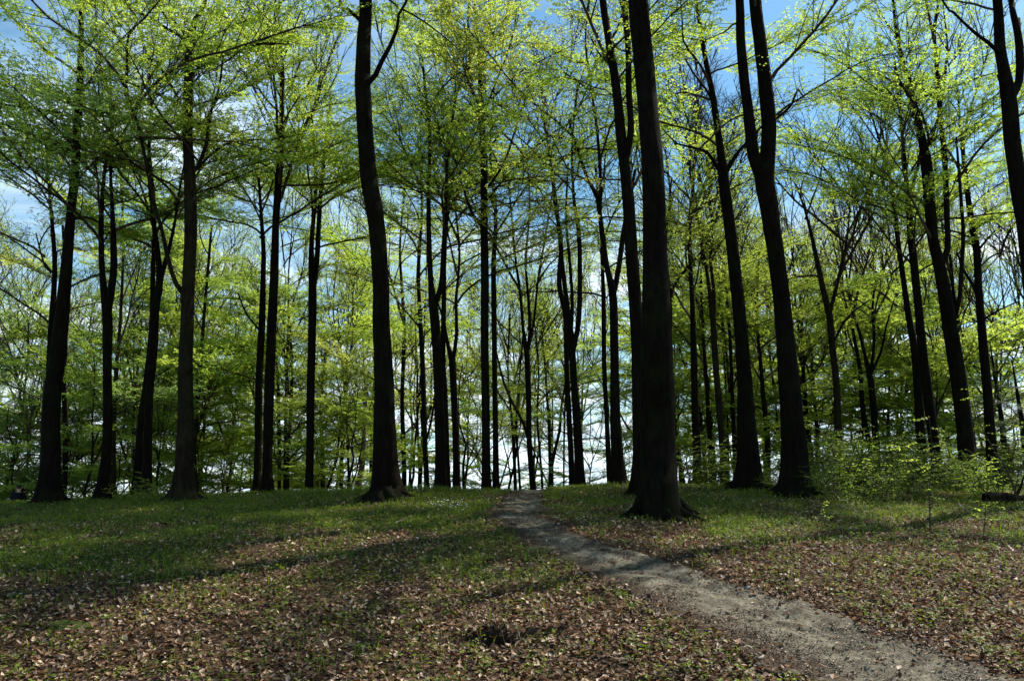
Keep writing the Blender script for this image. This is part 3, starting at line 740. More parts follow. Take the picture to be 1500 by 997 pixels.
G_L = 'beech trunks on the brow of the slope'
MAIN = [
 # ---- left third
 dict(D=20, s=[[(70,737,36),(73,690,31),(75,600,28),(83,530,24),(94,430,19),(105,300,14),(109,265,13),(113,200,12),(117,120,10),(119,40,8),(120,0,7)]],
      l='thick buttressed beech nearest the seated person, leaning slightly right', n=24, z0=7.5, leaf=['mid','bright','cool'], flare=.4, reach=.4, height=20, scale=1.0),
 dict(D=23, s=[[(68,725,13),(70,620,11),(74,500,10),(79,424,8),(80,380,7),(74,300,5),(66,200,4)],[(80,400,4),(64,390,3),(50,340,2)]],
      l='slimmer stem hugging the left side of the buttressed beech by the person', n=16, z0=5.5, leaf=['olive','cool'], kinds=MIX, height=16),
 dict(D=32, s=[[(95,700,8),(96,640,8),(94,560,6),(98,450,5),(92,330,4)]], l='thin dark stem behind, right of the buttressed beech', n=14, z0=3, leaf=['cool','mid'], height=15),
 dict(D=21, s=[[(148,731,20),(152,700,17),(156,660,15),(158,620,15),(157,530,14),(157,465,15),(150,400,9),(148,330,8),(152,262,6),(163,180,4),(160,90,3)],
              [(158,465,12),(165,400,11),(165,361,10),(163,300,7),(161,240,5),(166,150,4)]], l='beech curved at the foot that forks into two close parallel stems', n=24, z0=7, leaf=['mid','cool'], flare=.35, reach=.5, height=19),
 dict(D=31, s=[[(166,722,8),(166,650,8),(169,560,6),(176,470,5),(181,350,4),(176,250,3)]], l='slim stem just right of the curve-footed beech', n=12, z0=4, leaf=['cool','mid'], height=17),
 dict(D=23, s=[[(199,718,14),(203,670,13),(208,610,13),(214,560,10),(222,480,8),(224,400,7),(226,300,5),(221,240,4)]], l='left stem of the leaning pair beside the thick trunk with left limb', n=12, z0=8, leaf=['mid','bright'], height=17),
 dict(D=22, s=[[(215,716,15),(216,660,14),(219,577,13),(225,507,13),(227,452,13),(234,412,11),(230,360,8),(222,300,6),(218,240,5),(222,140,3)],
              [(235,415,9),(241,380,7),(253,330,5),(262,270,3),(275,200,2)]], l='right stem of the leaning pair, forking high beside the thick trunk', n=18, z0=8, leaf=['mid','cool'], height=19),
 dict(D=20, s=[[(267,731,36),(268,700,29),(270,660,26),(272,600,24),(272,530,22),(275,438,21),(279,360,20),(279,300,19),(277,240,17),(275,200,15),(276,120,15),(279,60,14),(286,30,9),(300,5,6)],
              [(268,437,9),(258,415,8),(247,380,7),(236,330,6),(226,297,6),(213,230,5),(200,175,5),(176,112,4),(158,92,2)],
              [(281,252,5),(303,230,4),(330,210,4),(365,204,3),(401,203,3),(441,195,2)],
              [(283,240,6),(297,205,6),(301,165,5),(315,125,4),(322,75,3)],
              [(280,110,4),(305,94,4),(345,72,3),(390,66,3),(425,67,2)],
              [(270,170,4),(250,125,4),(228,90,3),(210,78,2)],
              [(271,60,6),(248,46,5),(220,28,4),(180,4,3)]],
      l='thick olive-brown beech with a long limb rising to its left', n=30, z0=8.6, leaf=['bright','bright','mid'], flare=.35, reach=.6, height=21, mat='b', depth=[-1.5,2,-.5,-2,2,-1], scale=1.05, sides=18),
 dict(D=33, s=[[(288,722,8),(284,660,8),(291,560,7),(300,450,5),(310,330,4)],[(287,640,4),(300,600,3),(318,560,2)]], l='dark slender stem peeping out behind the thick olive-brown beech', n=16, z0=2.5, leaf=['mid','bright'], height=16),
 dict(D=25, s=[[(376,727,13),(378,660,12),(379,577,12),(381,520,11),(384,470,11),(385,420,9),(386,369,8),(383,320,6),(379,260,4)],[(380,490,3),(362,460,3),(350,430,2)]], l='left stem of the close upright pair of straight beeches', n=14, z0=9, leaf=['bright','mid'], height=18),
 dict(D=23, s=[[(391,727,17),(392,680,16),(394,577,16),(398,484,15),(402,392,14),(404,328,12),(407,281,12),(411,217,10),(413,160,8),(413,110,8),(414,98,5)]], l='right thicker stem of the close upright pair of straight beeches', n=22, z0=9, leaf=['bright','bright','mid'], height=18, flare=.3),
 dict(D=34, s=[[(409,722,6),(409,650,6),(407,560,5),(402,450,4)]], l='left of two short dark far stems behind the upright pair', n=12, z0=3, leaf=['mid','bright'], height=14),
 dict(D=34.5, s=[[(417,722,6),(418,650,6),(420,560,5),(424,450,4)]], l='right of two short dark far stems behind the upright pair', n=12, z0=3, leaf=['bright'], height=14),
 dict(D=26, s=[[(453,716,14),(454,660,13),(455,577,13),(457,484,13),(458,430,14),(456,369,9),(459,321,7),(463,277,6),(459,200,4),(452,120,3)],
              [(460,430,10),(465,385,9),(468,330,8),(471,281,7),(476,225,5),(486,140,3)]], l='straight smooth beech forking two-thirds up, between pair and wavy trunk', n=22, z0=9, leaf=['bright','mid'], height=20, flare=.2),
 dict(D=36, s=[[(473,720,7),(472,650,7),(470,600,5),(478,500,4)]], l='short dark far stem just right of the straight forking beech', n=14, z0=3, leaf=['bright'], height=13),
 dict(D=36, s=[[(511,712,4),(509,640,4),(507,600,4),(500,520,3),(494,450,2)]], l='pole-thin sapling stem between straight beech and mottled stem', n=7, z0=5, leaf=['mid','olive'], height=11),
 dict(D=33, s=[[(524,714,11),(530,685,10),(533,650,8),(534,610,8),(536,567,7)],[(531,670,4),(520,640,4),(509,615,3)]], l='mottled pale broken stem leaning beside the wavy trunk', n=3, z0=4, leaf=['olive'], kinds=THIN, height=7, mat='w'),
 # ---- middle third
 dict(D=18, s=[[(564,738,46),(565,715,42),(565,700,40),(564,650,36),(563,600,33),(561,530,31),(559,484,30),(558,415,28),(553,346,27),(547,300,27),(543,280,27),(539,241,26),(535,195,25),(532,150,26),(531,110,26),(533,60,24),(536,20,21),(536,0,21)],
              [(545,128,9),(551,112,9),(560,92,8),(572,70,7),(582,46,6),(585,24,5),(596,5,4)],
              [(526,38,8),(519,20,6),(507,9,5),(497,4,4)]],
      l='dark wavy trunk with spreading roots, standing left of the path', n=20, z0=12.5, leaf=['mid','bright'], flare=.40, reach=.45, height=22, sides=28, depth=[-.8,.6], lump=.05),
 dict(D=31, s=[[(592,704,8),(591,650,8),(589,580,7),(592,480,6),(586,360,4),(596,250,3)]], l='slim far stem right of the wavy trunk, fading into foliage', n=14, z0=5, leaf=['mid','olive'], height=16),
 dict(D=28, s=[[(625,708,9),(623,660,9),(621,600,9),(619,531,8),(616,475,7),(613,400,6),(618,300,4),(612,200,3)],[(625,650,4),(631,620,4),(636,590,3)]], l='narrow stem left of the grey-green twin-topped beech', n=14, z0=6.5, leaf=['mid','olive'], kinds=MIX, height=17),
 dict(D=23, s=[[(645,708,18),(645,660,17),(643,577,17),(639,500,16),(635,450,15),(631,410,9),(628,340,8),(628,281,7),(629,200,6),(622,120,4),(615,60,3)],
              [(638,450,10),(645,420,9),(649,370,8),(652,300,7),(655,240,5),(664,160,4),(670,80,3)],
              [(626,296,3),(608,255,3),(588,210,3),(560,165,2)]],
      l='grey-green beech with twin tops, left of the tall straight centre trunk', n=26, z0=7.5, leaf=['mid','bright','olive'], height=20, flare=.2),
 dict(D=25, s=[[(656,708,8),(655,650,8),(652,577,8),(649,520,8),(650,452,8),(651,380,7),(656,310,5),(668,230,4)]], l='slim stem touching the right side of the twin-topped beech', n=12, z0=9, leaf=['mid'], height=17),
 dict(D=26, s=[[(669,707,12),(668,650,12),(665,577,11),(662,525,11),(656,505,6),(650,470,4),(640,440,3)],[(664,530,7),(669,490,6),(668,440,5),(673,370,4),(664,280,3)]], l='dark beech that forks low in a V, between grey-green and centre trunks', n=16, z0=7, leaf=['olive','mid'], kinds=MIX, height=15),
 dict(D=22.5, s=[[(713,714,15),(712,650,14),(711,577,14),(710,484,13),(710,392,13),(709,300,12),(709,240,12),(707,190,10),(705,148,9),(702,90,6),(698,40,4),(695,0,3)],
              [(706,340,5),(694,318,5),(678,275,4),(668,240,3),(655,195,2)],
              [(713,282,4),(728,258,4),(742,232,4),(757,185,3),(770,145,3),(778,110,2)],
              [(712,300,3),(735,268,3),(765,235,3),(800,205,2)],
              [(706,180,4),(722,130,3),(742,80,3),(760,20,2)],
              [(704,160,4),(686,115,3),(670,60,3),(655,8,2)]],
      l='tall straight centre trunk at the crest, just left of the path', n=28, z0=8.5, leaf=['olive','mid'], kinds=MIX, height=21, flare=.15, depth=[1,-1,1.2,-.8,.8]),
 dict(D=25, s=[[(727,717,10),(726,650,9),(725,577,9),(724,484,9),(723,392,8),(726,310,6),(718,220,4),(724,130,3)]], l='thinner companion directly right of the tall centre trunk', n=15, z0=8, leaf=['mid','bright'], kinds=MIX, height=19, flare=.15),
 dict(D=33, s=[[(755,721,5),(753,670,5),(750,620,4),(744,540,3),(747,460,3)]], l='left one of two wire-thin stems where the path tops the brow', n=7, z0=4, leaf=['bright'], height=12, group='t'),
 dict(D=33.6, s=[[(762,721,4),(759,670,4),(756,620,4),(762,540,3),(768,470,3)]], l='right one of two wire-thin stems where the path tops the brow', n=7, z0=4, leaf=['mid'], height=12, group='t'),
 dict(D=27, s=[[(781,722,10),(778,680,10),(775,640,9),(774,577,9),(772,521,9),(766,480,5),(762,430,5),(754,370,4),(748,300,3),(740,220,2)],
              [(773,522,6),(776,485,6),(774,440,5),(770,380,4),(776,300,3),(770,210,2)],[(774,520,5),(782,470,4),(788,410,4),(800,340,3),(812,260,2)],
              [(774,650,5),(766,618,5),(751,590,4),(738,560,4),(728,520,3),(722,490,2)]],
      l='dark vase-shaped beech with four rising limbs at the path top', n=20, z0=7.5, leaf=['olive','mid'], kinds=THIN, height=17, flare=.3),
 dict(D=33, s=[[(795,720,4),(791,665,4),(787,610,4),(789,540,3),(783,470,2)]], l='whip-thin stem right of the vase-shaped beech', n=6, z0=5, leaf=['bright'], height=12),
 dict(D=34, s=[[(806,721,8),(807,690,8),(805,660,5),(804,620,5),(800,560,4),(794,480,3)],[(808,688,6),(814,655,5),(820,630,5),(822,600,4),(830,540,3),(824,470,2)]], l='small Y-forked tree beyond the brow, right of the path opening', n=12, z0=4, leaf=['mid','bright'], kinds=MIX, height=13),
 dict(D=33, s=[[(826,719,3),(826,660,3),(828,590,3),(834,500,2)]], l='wire-thin stem beside the Y-forked tree', n=5, z0=5, leaf=['bright'], height=11),
 dict(D=25, s=[[(838,713,10),(836,660,9),(833,600,9),(830,540,9),(828,461,8),(819,415,8),(822,350,6),(813,305,5),(806,230,4),(790,150,3)]], l='left slimmer one of the paired beeches right of the path', n=13, z0=9.5, leaf=['olive','mid'], kinds=THIN, height=19, flare=.15),
 dict(D=24, s=[[(850,713,15),(847,650,14),(842,577,12),(839,530,12),(836,490,11),(832,455,8),(824,392,7),(818,330,6),(810,260,5),(798,180,3),(790,100,2)],
              [(841,520,9),(847,470,9),(849,400,8),(847,340,7),(840,290,5),(838,210,4),(846,120,3)],[(837,490,7),(838,440,6),(834,380,5),(829,320,4),(832,240,3)]],
      l='right thicker one of the paired beeches, splitting into three tall stems', n=16, z0=8.5, leaf=['olive','mid'], kinds=THIN, height=20, flare=.2),
 dict(D=22, s=[[(908,706,22),(904,660,19),(902,623,18),(901,577,16),(900,530,15),(899,461,14),(897,425,13),(889,390,9),(881,335,8),(875,290,7),(861,262,6),(843,210,5),(833,175,3)],
              [(899,430,10),(906,392,9),(912,345,8),(920,300,6),(930,250,5)],[(877,312,6),(880,260,6),(875,190,5),(868,140,4),(858,60,3),(862,0,2)]],
      l='beech forking in a tall Y, standing left of the leaning twin behind the massive trunk', n=17, z0=9, leaf=['olive','mid'], kinds=MIX, height=19, flare=.25),
 dict(D=28, s=[[(893,704,9),(889,620,8),(885,530,8),(884,440,7),(880,340,5),(872,240,4)]], l='slim stem behind the left edge of the tall Y-forking beech', n=12, z0=8, leaf=['mid'], kinds=THIN, height=17),
 dict(D=18.5, s=[[(940,706,30),(939,650,26),(937,577,25),(934,500,23),(930,440,22),(926,380,21),(923,330,20),(919,280,19),(915,241,18),(909,190,17),(903,130,15),(895,80,14),(888,35,12),(883,2,11)],
               [(921,240,12),(925,190,11),(922,130,11),(921,70,10),(917,20,10),(916,2,9)],
               [(899,100,4),(880,85,3),(866,60,3)]],
      l='leaning double-topped trunk half hidden behind the massive dark trunk', n=18, z0=10.5, leaf=['bright','mid'], height=20, sides=16, flare=.3),
 dict(D=14.6, s=[[(966,752,62),(965,728,60),(965,700,58),(964,650,57),(964,600,56),(963,560,53),(962,500,49),(961,440,45),(960,392,42),(959,340,39),(958,281,38),(954,220,36),(949,160,33),(945,110,32),(939,50,32),(935,0,32)]],
      l='massive dark trunk with mossy base right beside the path', n=9, z0=12.8, leaf=['bright','mid'], flare=.34, reach=.35, height=23, sides=36, lump=.03),
 # ---- right third
 dict(D=28, s=[[(986,706,10),(985,620,9),(982,530,8),(981,434,7),(975,360,5),(984,260,3)],[(981,436,5),(993,408,5),(1012,388,4),(1032,362,3),(1048,340,2)]], l='slim stem with a right-reaching branch behind the massive trunk', n=10, z0=9, leaf=['mid'], kinds=THIN, height=17),
 dict(D=26, s=[[(1021,707,14),(1021,660,13),(1018,595,12),(1016,508,11),(1014,438,8),(1010,350,6),(1016,250,4),(1022,150,3)]], l='straight dark trunk second from the massive trunk on its right side', n=16, z0=6, leaf=['mid','bright'], kinds=MIX, height=17),
 dict(D=30, s=[[(1042,704,8),(1039,640,8),(1036,577,7),(1031,505,5),(1027,420,4),(1030,330,3)]], l='narrow dark stem left of the bare twiggy-topped tree', n=12, z0=5, leaf=['mid','bright'], kinds=MIX, height=15),
 dict(D=27, s=[[(1061,707,12),(1058,650,11),(1054,600,11),(1049,540,11),(1045,484,10),(1040,430,7),(1034,390,5),(1027,350,4),(1018,300,3)],[(1046,484,7),(1047,430,6),(1042,380,5),(1044,330,4),(1040,270,3),(1048,210,2)]],
      l='bare brown twiggy-topped tree left of the leaning black trunk', n=22, z0=9, leaf=['olive'], kinds=BARE, height=15),
 dict(D=33, s=[[(1068,702,3),(1066,620,3),(1061,530,3),(1056,450,2)]], l='wire-thin stem between bare-topped tree and leaning black trunk', n=6, z0=6, leaf=['mid'], height=12),
 dict(D=30, s=[[(1077,700,7),(1075,640,7),(1072,560,6),(1069,490,5),(1062,400,4)]], l='slim stem against the left edge of the forked leaning black trunk', n=12, z0=6, leaf=['bright'], kinds=MIX, height=15),
 dict(D=20.5, s=[[(1097,698,38),(1096,670,34),(1094,630,31),(1092,577,26),(1089,530,24),(1085,484,22),(1077,400,20),(1070,340,18),(1063,290,18),(1060,262,17),(1056,225,13),(1050,180,11),(1043,135,10),(1033,85,8),(1025,35,6),(1020,2,5)],
               [(1063,262,8),(1070,240,7),(1082,222,6),(1095,208,5),(1107,195,3)],[(1057,265,6),(1048,243,6),(1035,224,5),(1012,217,4),(992,212,3),(970,190,2)],
               [(1046,150,5),(1034,128,4),(1018,108,3),(1003,82,3)]],
      l='leaning black trunk with high side limbs, left of the tallest leaning fork', n=14, z0=9.5, leaf=['mid','bright'], kinds=MIX, height=20, flare=.35, sides=20),
 dict(D=18.7, s=[[(1166,720,42),(1165,695,41),(1163,650,38),(1159,600,34),(1155,550,32),(1151,500,29),(1147,460,28),(1140,400,28),(1132,340,28),(1125,292,30),(1120,262,30),(1124,228,24),(1126,190,23),(1124,150,23),(1119,105,22),(1113,60,21),(1106,2,20)],
               [(1112,270,21),(1105,230,19),(1100,195,18),(1095,150,16),(1089,100,16),(1085,50,15),(1084,2,14)],
               [(1134,186,5),(1146,168,5),(1160,152,4),(1168,132,3),(1180,148,2)]],
      l='tall black beech leaning left and splitting into two big stems', n=9, z0=11, leaf=['bright','mid'], flare=.42, reach=.35, height=22, sides=26),
 dict(D=30, s=[[(1125,692,9),(1124,640,9),(1119,590,8),(1114,530,6),(1108,460,4),(1112,370,3)]], l='thin stem seen between the two leaning black trunks', n=14, z0=4, leaf=['bright'], height=14),
 dict(D=33, s=[[(1184,690,8),(1181,620,7),(1178,577,7),(1176,520,6),(1172,430,4)]], l='thin stem just right of the tall split black beech', n=12, z0=4, leaf=['mid','bright'], height=14),
 dict(D=36, s=[[(1198,690,7),(1197,640,6),(1193,580,5),(1188,500,4)]], l='faint thin stem second to the right of the split black beech', n=12, z0=3, leaf=['mid'], height=13),
 dict(D=27, s=[[(1230,700,13),(1229,660,12),(1227,600,12),(1225,560,11),(1219,505,11),(1215,461,11),(1206,425,9),(1198,388,8),(1190,350,6),(1180,310,4),(1166,270,3)],
              [(1216,460,7),(1222,430,6),(1231,392,5),(1240,350,3),(1244,300,2)],[(1226,505,4),(1238,470,4),(1252,455,3),(1275,438,2)]],
      l='fork-topped tree with bare upper twigs amid the green understorey', n=12, z0=7.5, leaf=['olive','bright'], kinds=(THINP+BAREF, BAREF), height=15),
 dict(D=30, s=[[(1284,704,11),(1283,660,10),(1280,600,10),(1275,555,10),(1267,520,6),(1260,490,5),(1252,465,4),(1242,430,3)],[(1275,555,6),(1277,500,5),(1275,450,4),(1281,400,3)],[(1277,550,5),(1287,515,4),(1294,480,3),(1306,440,2)]],
      l='small vase-shaped tree with three limbs in the right understorey', n=16, z0=6.5, leaf=['mid','olive'], kinds=(THINP+BAREF, BAREF), height=12),
 dict(D=25, s=[[(1352,700,16),(1349,641,14),(1345,577,13),(1339,508,12),(1331,462,10),(1322,400,8),(1315,350,7),(1306,270,6),(1292,220,4),(1280,180,3),(1270,150,2)]], l='left stem of the dark pair before the stout right trunk', n=18, z0=7, leaf=['bright','mid'], height=19),
 dict(D=23.5, s=[[(1376,722,17),(1372,680,16),(1366,632,15),(1359,577,15),(1351,508,14),(1344,438,13),(1337,369,12),(1333,330,10),(1328,270,7),(1320,180,5),(1310,90,3)]], l='right stem of the dark pair before the stout right trunk', n=20, z0=6.5, leaf=['bright','mid'], height=20, flare=.25),
 dict(D=22, s=[[(1419,722,27),(1416,670,25),(1411,610,24),(1402,540,23),(1392,484,22),(1385,438,21),(1377,392,19),(1367,350,17),(1362,300,17),(1357,240,17),(1353,215,13),(1343,172,11),(1333,128,9),(1322,90,7),(1312,40,5),(1308,2,4)],
              [(1380,395,11),(1386,365,10),(1385,325,9),(1384,290,9),(1381,225,8),(1374,160,7),(1371,110,6),(1367,50,5),(1372,2,4)],
              [(1400,480,7),(1406,440,7),(1410,390,7),(1412,340,6),(1408,280,5),(1402,200,3)],[(1357,225,6),(1366,195,5),(1378,150,4),(1385,100,3)],[(1340,165,5),(1322,130,4),(1300,112,2)]],
      l='stout dark trunk rising from the thicket and branching many times', n=22, z0=7.5, leaf=['bright','mid','mid'], height=21, flare=.3, sides=18),
 dict(D=24, s=[[(1459,716,17),(1454,680,16),(1450,630,15),(1447,577,14),(1442,525,14),(1437,470,13),(1434,430,12),(1431,369,11),(1424,330,10),(1418,290,8),(1412,240,6),(1407,190,4),(1402,120,3)],
              [(1434,440,5),(1424,415,5),(1413,398,4),(1402,370,3)],[(1432,395,4),(1448,378,3),(1470,368,2)],[(1430,372,4),(1445,350,3),(1460,335,2)],[(1440,470,3),(1462,455,3),(1495,440,2)]],
      l='dark trunk with short side limbs, right of the stout branching trunk', n=22, z0=8, leaf=['mid','cool'], kinds=MIX, height=17, flare=.25),
 dict(D=17, s=[[(1552,740,40),(1540,640,36),(1528,540,33),(1516,440,30),(1504,341,27),(1495,290,26),(1488,241,25),(1482,200,24),(1479,160,23),(1477,140,22),(1470,100,17),(1465,70,16),(1463,30,15),(1461,2,14)],
              [(1484,150,13),(1492,118,12),(1493,80,12),(1490,50,11),(1482,15,9),(1480,2,9)],[(1464,76,7),(1448,63,6),(1430,50,5),(1410,32,4),(1396,18,4),(1381,2,3)],[(1470,134,5),(1462,124,4),(1457,113,2)],[(1494,100,6),(1502,60,6),(1500,20,5)]],
      l='black forked trunk leaning in at the top corner above the thicket', n=6, z0=11.5, leaf=['mid','cool'], kinds=MIX, height=20, depth=[.6,-1.2,-.3,.5], sides=18),
]
for i, t in enumerate(MAIN):
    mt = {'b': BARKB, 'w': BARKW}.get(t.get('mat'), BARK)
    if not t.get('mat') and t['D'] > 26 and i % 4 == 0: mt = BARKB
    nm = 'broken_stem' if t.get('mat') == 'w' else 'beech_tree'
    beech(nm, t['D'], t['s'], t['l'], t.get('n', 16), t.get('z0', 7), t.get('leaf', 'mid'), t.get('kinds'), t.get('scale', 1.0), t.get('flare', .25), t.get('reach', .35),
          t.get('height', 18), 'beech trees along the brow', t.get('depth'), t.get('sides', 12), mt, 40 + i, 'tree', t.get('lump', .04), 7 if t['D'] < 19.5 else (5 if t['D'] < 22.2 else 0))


# trees beyond the brow and in the wood behind: straight or forked stems with crowns that start low
def landmark(x, D):
    r = x / D; cands = sorted((abs(a / d - r), l, a / d) for l, a, d in TREES0)
    return cands[0][1], r - cands[0][2]


TREES0 = list(TREES)
KW = ['slim', 'leafy', 'feathery', 'spreading', 'tall', 'low-crowned', 'open', 'narrow', 'dense', 'airy', 'crooked', 'young']
SHORT = {}


def bg_tree(u, D, hgt, n, z0, leaf, kinds, seed, scale=1.0, fork=None, w=None, species='beech', name='woodland_tree'):
    rr = random.Random(seed); x = at(u, 715, D)[0].x; y = D; g = h(x, y); w = w or rr.uniform(.075, .13) * (hgt / 15) ** .5
    zs = np.linspace(0, hgt, 9); px, py = 0.0, 0.0; st = []
    fk = fork or rr.uniform(.3, .6)
    dx, dy = rr.gauss(0, .05), rr.gauss(0, .05)
    for k, z in enumerate(zs):
        st.append((x + px, y + py, g - .35 + z, max(.02, w * (1 - .9 * z / hgt)) )); px += dx * hgt / 8 + rr.gauss(0, .1); py += dy * hgt / 8 + rr.gauss(0, .1)
    S = [st]
    for q in range(rr.choice((1, 2, 2))):
        k = max(1, int(8 * min(.8, fk + .12 * q))); a = st[k]; az = rr.random() * 6.28; br = [(a[0], a[1], a[2], a[3] * .75)]; m = 5; rem = hgt - (a[2] - g)
        sp = rr.uniform(.12, .3)
        for j in range(1, m + 1):
            f = j / m; br.append((a[0] + math.cos(az) * rem * sp * f ** .7 + rr.gauss(0, .08), a[1] + math.sin(az) * rem * sp * f ** .7, a[2] + rem * .92 * f, max(.015, a[3] * .75 * (1 - .92 * f))))
        S.append(br)
    me, org = trunk_mesh(S, .25, .3, 8, .7, seed, BARKB if seed % 3 == 0 else BARK, .04)
    l, side = landmark(x, D)
    root = link(name, None, None, org)
    tag(root, bg_label(u, D, leaf, kinds, species), 'tree', 'trees in the wood beyond the brow')
    link('trunk', me, root); add_crown(root, S, n, z0, kinds, leaf, scale, seed, org, (.95 if u > 980 else 1.2) if kinds is FULL else 1.0)


MARKS = [(30, 'seated person'), (70, 'buttressed beech'), (155, 'curve-footed beech'), (208, 'leaning pair'), (270, 'thick olive-brown beech'), (385, 'upright pair'), (455, 'straight forking beech'), (530, 'mottled broken stem'),
         (565, 'wavy trunk'), (645, 'twin-topped beech'), (712, 'tall centre trunk'), (780, 'vase-shaped beech'), (845, 'paired beeches'), (902, 'tall Y-forking beech'), (965, 'massive dark trunk'),
         (1020, 'second straight dark trunk'), (1060, 'bare twiggy-topped tree'), (1095, 'leaning black trunk'), (1160, 'tall split black beech'), (1229, 'fork-topped tree'), (1283, 'small vase-shaped tree'), (1360, 'dark pair'), (1419, 'stout branching trunk'), (1455, 'side-limbed trunk')]
used_labels = set()


def bg_label(u, D, leaf, kinds, species='beech'):
    mk = sorted(MARKS, key=lambda m: abs(m[0] - u))
    lf = leaf if isinstance(leaf, str) else leaf[0]
    col = {'bright': 'yellow-green', 'mid': 'fresh green', 'cool': 'blue-green', 'olive': 'olive-green', 'dark': 'dark green'}[lf]
    if kinds is BARE: col = 'leafless brown'
    dist = 'just behind the brow' if D < 38 else ('down the far slope' if D < 50 else 'deep in the wood')
    for k in range(len(mk)):
        side = 'right of' if u > mk[k][0] else 'left of'
        for form in (f'{col} {species} {dist}, {side} the {mk[k][1]}', f'{col} {species} {dist}, farther {side} the {mk[k][1]}'):
            if form not in used_labels:
                used_labels.add(form); return form
    return f'{col} {species} {dist}'


BG = []
_r = random.Random(3)
for u in (-60, 0, 45, 110, 190, 235, 300, 335, 430, 500):           # left: low leafy crowns down the slope
    BG.append((u + _r.uniform(-14, 14), _r.uniform(34, 42), _r.uniform(13, 17), 24, 2.2, ['mid', 'bright', 'bright'] if u > 150 else ['cool', 'bright'], FULL, 1.2))
for u in (-40, 60, 140, 215, 270, 350, 400, 470, 540):
    BG.append((u + _r.uniform(-14, 14), _r.uniform(46, 56), _r.uniform(16, 21), 22, 3.0, ['bright', 'olive', 'bright'], FULL, 1.2))
for u in (560, 605, 675, 700, 748, 812, 862, 925):                  # centre: open
    BG.append((u + _r.uniform(-10, 10), _r.uniform(38, 48), _r.uniform(14, 19), 15, 4.5, ['mid', 'olive'], MIX, 1.15))
for u in (590, 655, 730, 770, 835, 880, 950):
    BG.append((u + _r.uniform(-10, 10), _r.uniform(52, 62), _r.uniform(18, 23), 16, 5.5, ['olive', 'mid'], THIN if u > 700 else MIX, 1.15))
for u in (1000, 1048, 1100, 1150, 1205, 1255, 1310, 1335, 1395, 1440, 1480):   # right: dense green wood
    BG.append((u + _r.uniform(-12, 12), _r.uniform(31, 38), _r.uniform(8, 12) if u < 1380 else _r.uniform(7, 9), 15, 1.2, ['bright', 'mid', 'bright'], FULL, 1.1))
for u in (990, 1035, 1080, 1130, 1180, 1230, 1265, 1300, 1350, 1405, 1460):
    BG.append((u + _r.uniform(-12, 12), _r.uniform(42, 52), _r.uniform(13, 17), 20, 2.0, ['bright', 'mid', 'olive'], FULL, 1.15))
for u in (1010, 1075, 1130, 1240, 1320, 1430):
    BG.append((u + _r.uniform(-12, 12), _r.uniform(56, 68), _r.uniform(17, 21), 18, 3, ['bright', 'olive'], FULL, 1.3))
for u in (1025, 1050, 1190, 1290, 1425, 1475, 1500, 1530):         # leafless tops at the right
    BG.append((u + _r.uniform(-8, 8), _r.uniform(29, 36), _r.uniform(13, 16), 9, 5.5, ['olive'], BARE, .85))
for u in (-30, 30, 85, 130, 175, 240, 290, 325, 365, 425, 480, 520, 600, 680, 742, 870):   # young low trees just over the brow
    BG.append((u + _r.uniform(-9, 9), _r.uniform(29, 36), _r.uniform(4.5, 7.5), 11 if u < 560 else 6, .7, ['cool', 'mid'] if u < 200 else ['mid', 'bright'], FULL, .62))
for u in (-20, 25, 70, 115, 160, 205, 250, 295, 340, 385, 430, 475, 520, 565, 610, 665, 720, 860, 930, 985, 1040, 1110, 1180):   # a lower tier farther down the slope
    BG.append((u + _r.uniform(-12, 12), _r.uniform(40, 50), _r.uniform(7, 9.5), 11 if u < 600 else 8, 1.2, ['bright', 'cool', 'bright'] if u < 300 else ['bright', 'bright', 'mid'], FULL, .95))
for u in (1000, 1030, 1058, 1085, 1120, 1150, 1200, 1225, 1260, 1290, 1320, 1345, 1390, 1435, 1470):   # saplings filling the wood at the right
    BG.append((u + _r.uniform(-9, 9), _r.uniform(30, 46), _r.uniform(4.0, 6.5), 9, .4, ['bright', 'mid'], FULL, .7))
for i, (u, D, hg, n, z0, lf, kd, sc) in enumerate(BG):
    bg_tree(u, D, hg, n, z0, lf, kd, 500 + i, sc)

# two dark evergreens at the right edge
def conifer(u, D, hgt, label, seed):
    rr = random.Random(seed); x = at(u, 715, D)[0].x; g = h(x, D); mb = MB(); mb.tube([(0, 0, -.1), (0.05, 0, hgt * .5), (0, 0, hgt)], [.13, .08, .015], 8)
    tr = mb.build('trunk', [BARK]); root = link('yew_tree', None, None, (x, D, g)); tag(root, label, 'tree', 'dark evergreens by the thicket'); link('trunk', tr, root)
    crown = link('crown', None, root)
    for i in range(26):
        t = (i + .5) / 26; o = link('branch', PLATES[rr.randrange(6)], crown, (0, 0, hgt * (.08 + .88 * t))); s = (1 - t * .85) * .52
        o.rotation_euler = (rr.gauss(0, .1), rr.gauss(.15, .1), i * 2.4); o.scale = (s, s, s * .8)
        o.material_slots[1].link = 'OBJECT'; o.material_slots[1].material = LEAF['dark']


conifer(1478, 27, 5.2, 'dark evergreen by the photo edge, tallest dark crown over the thicket', 1)
conifer(1508, 25, 4.2, 'lower dark evergreen cut by the photo edge above the fallen log', 2)


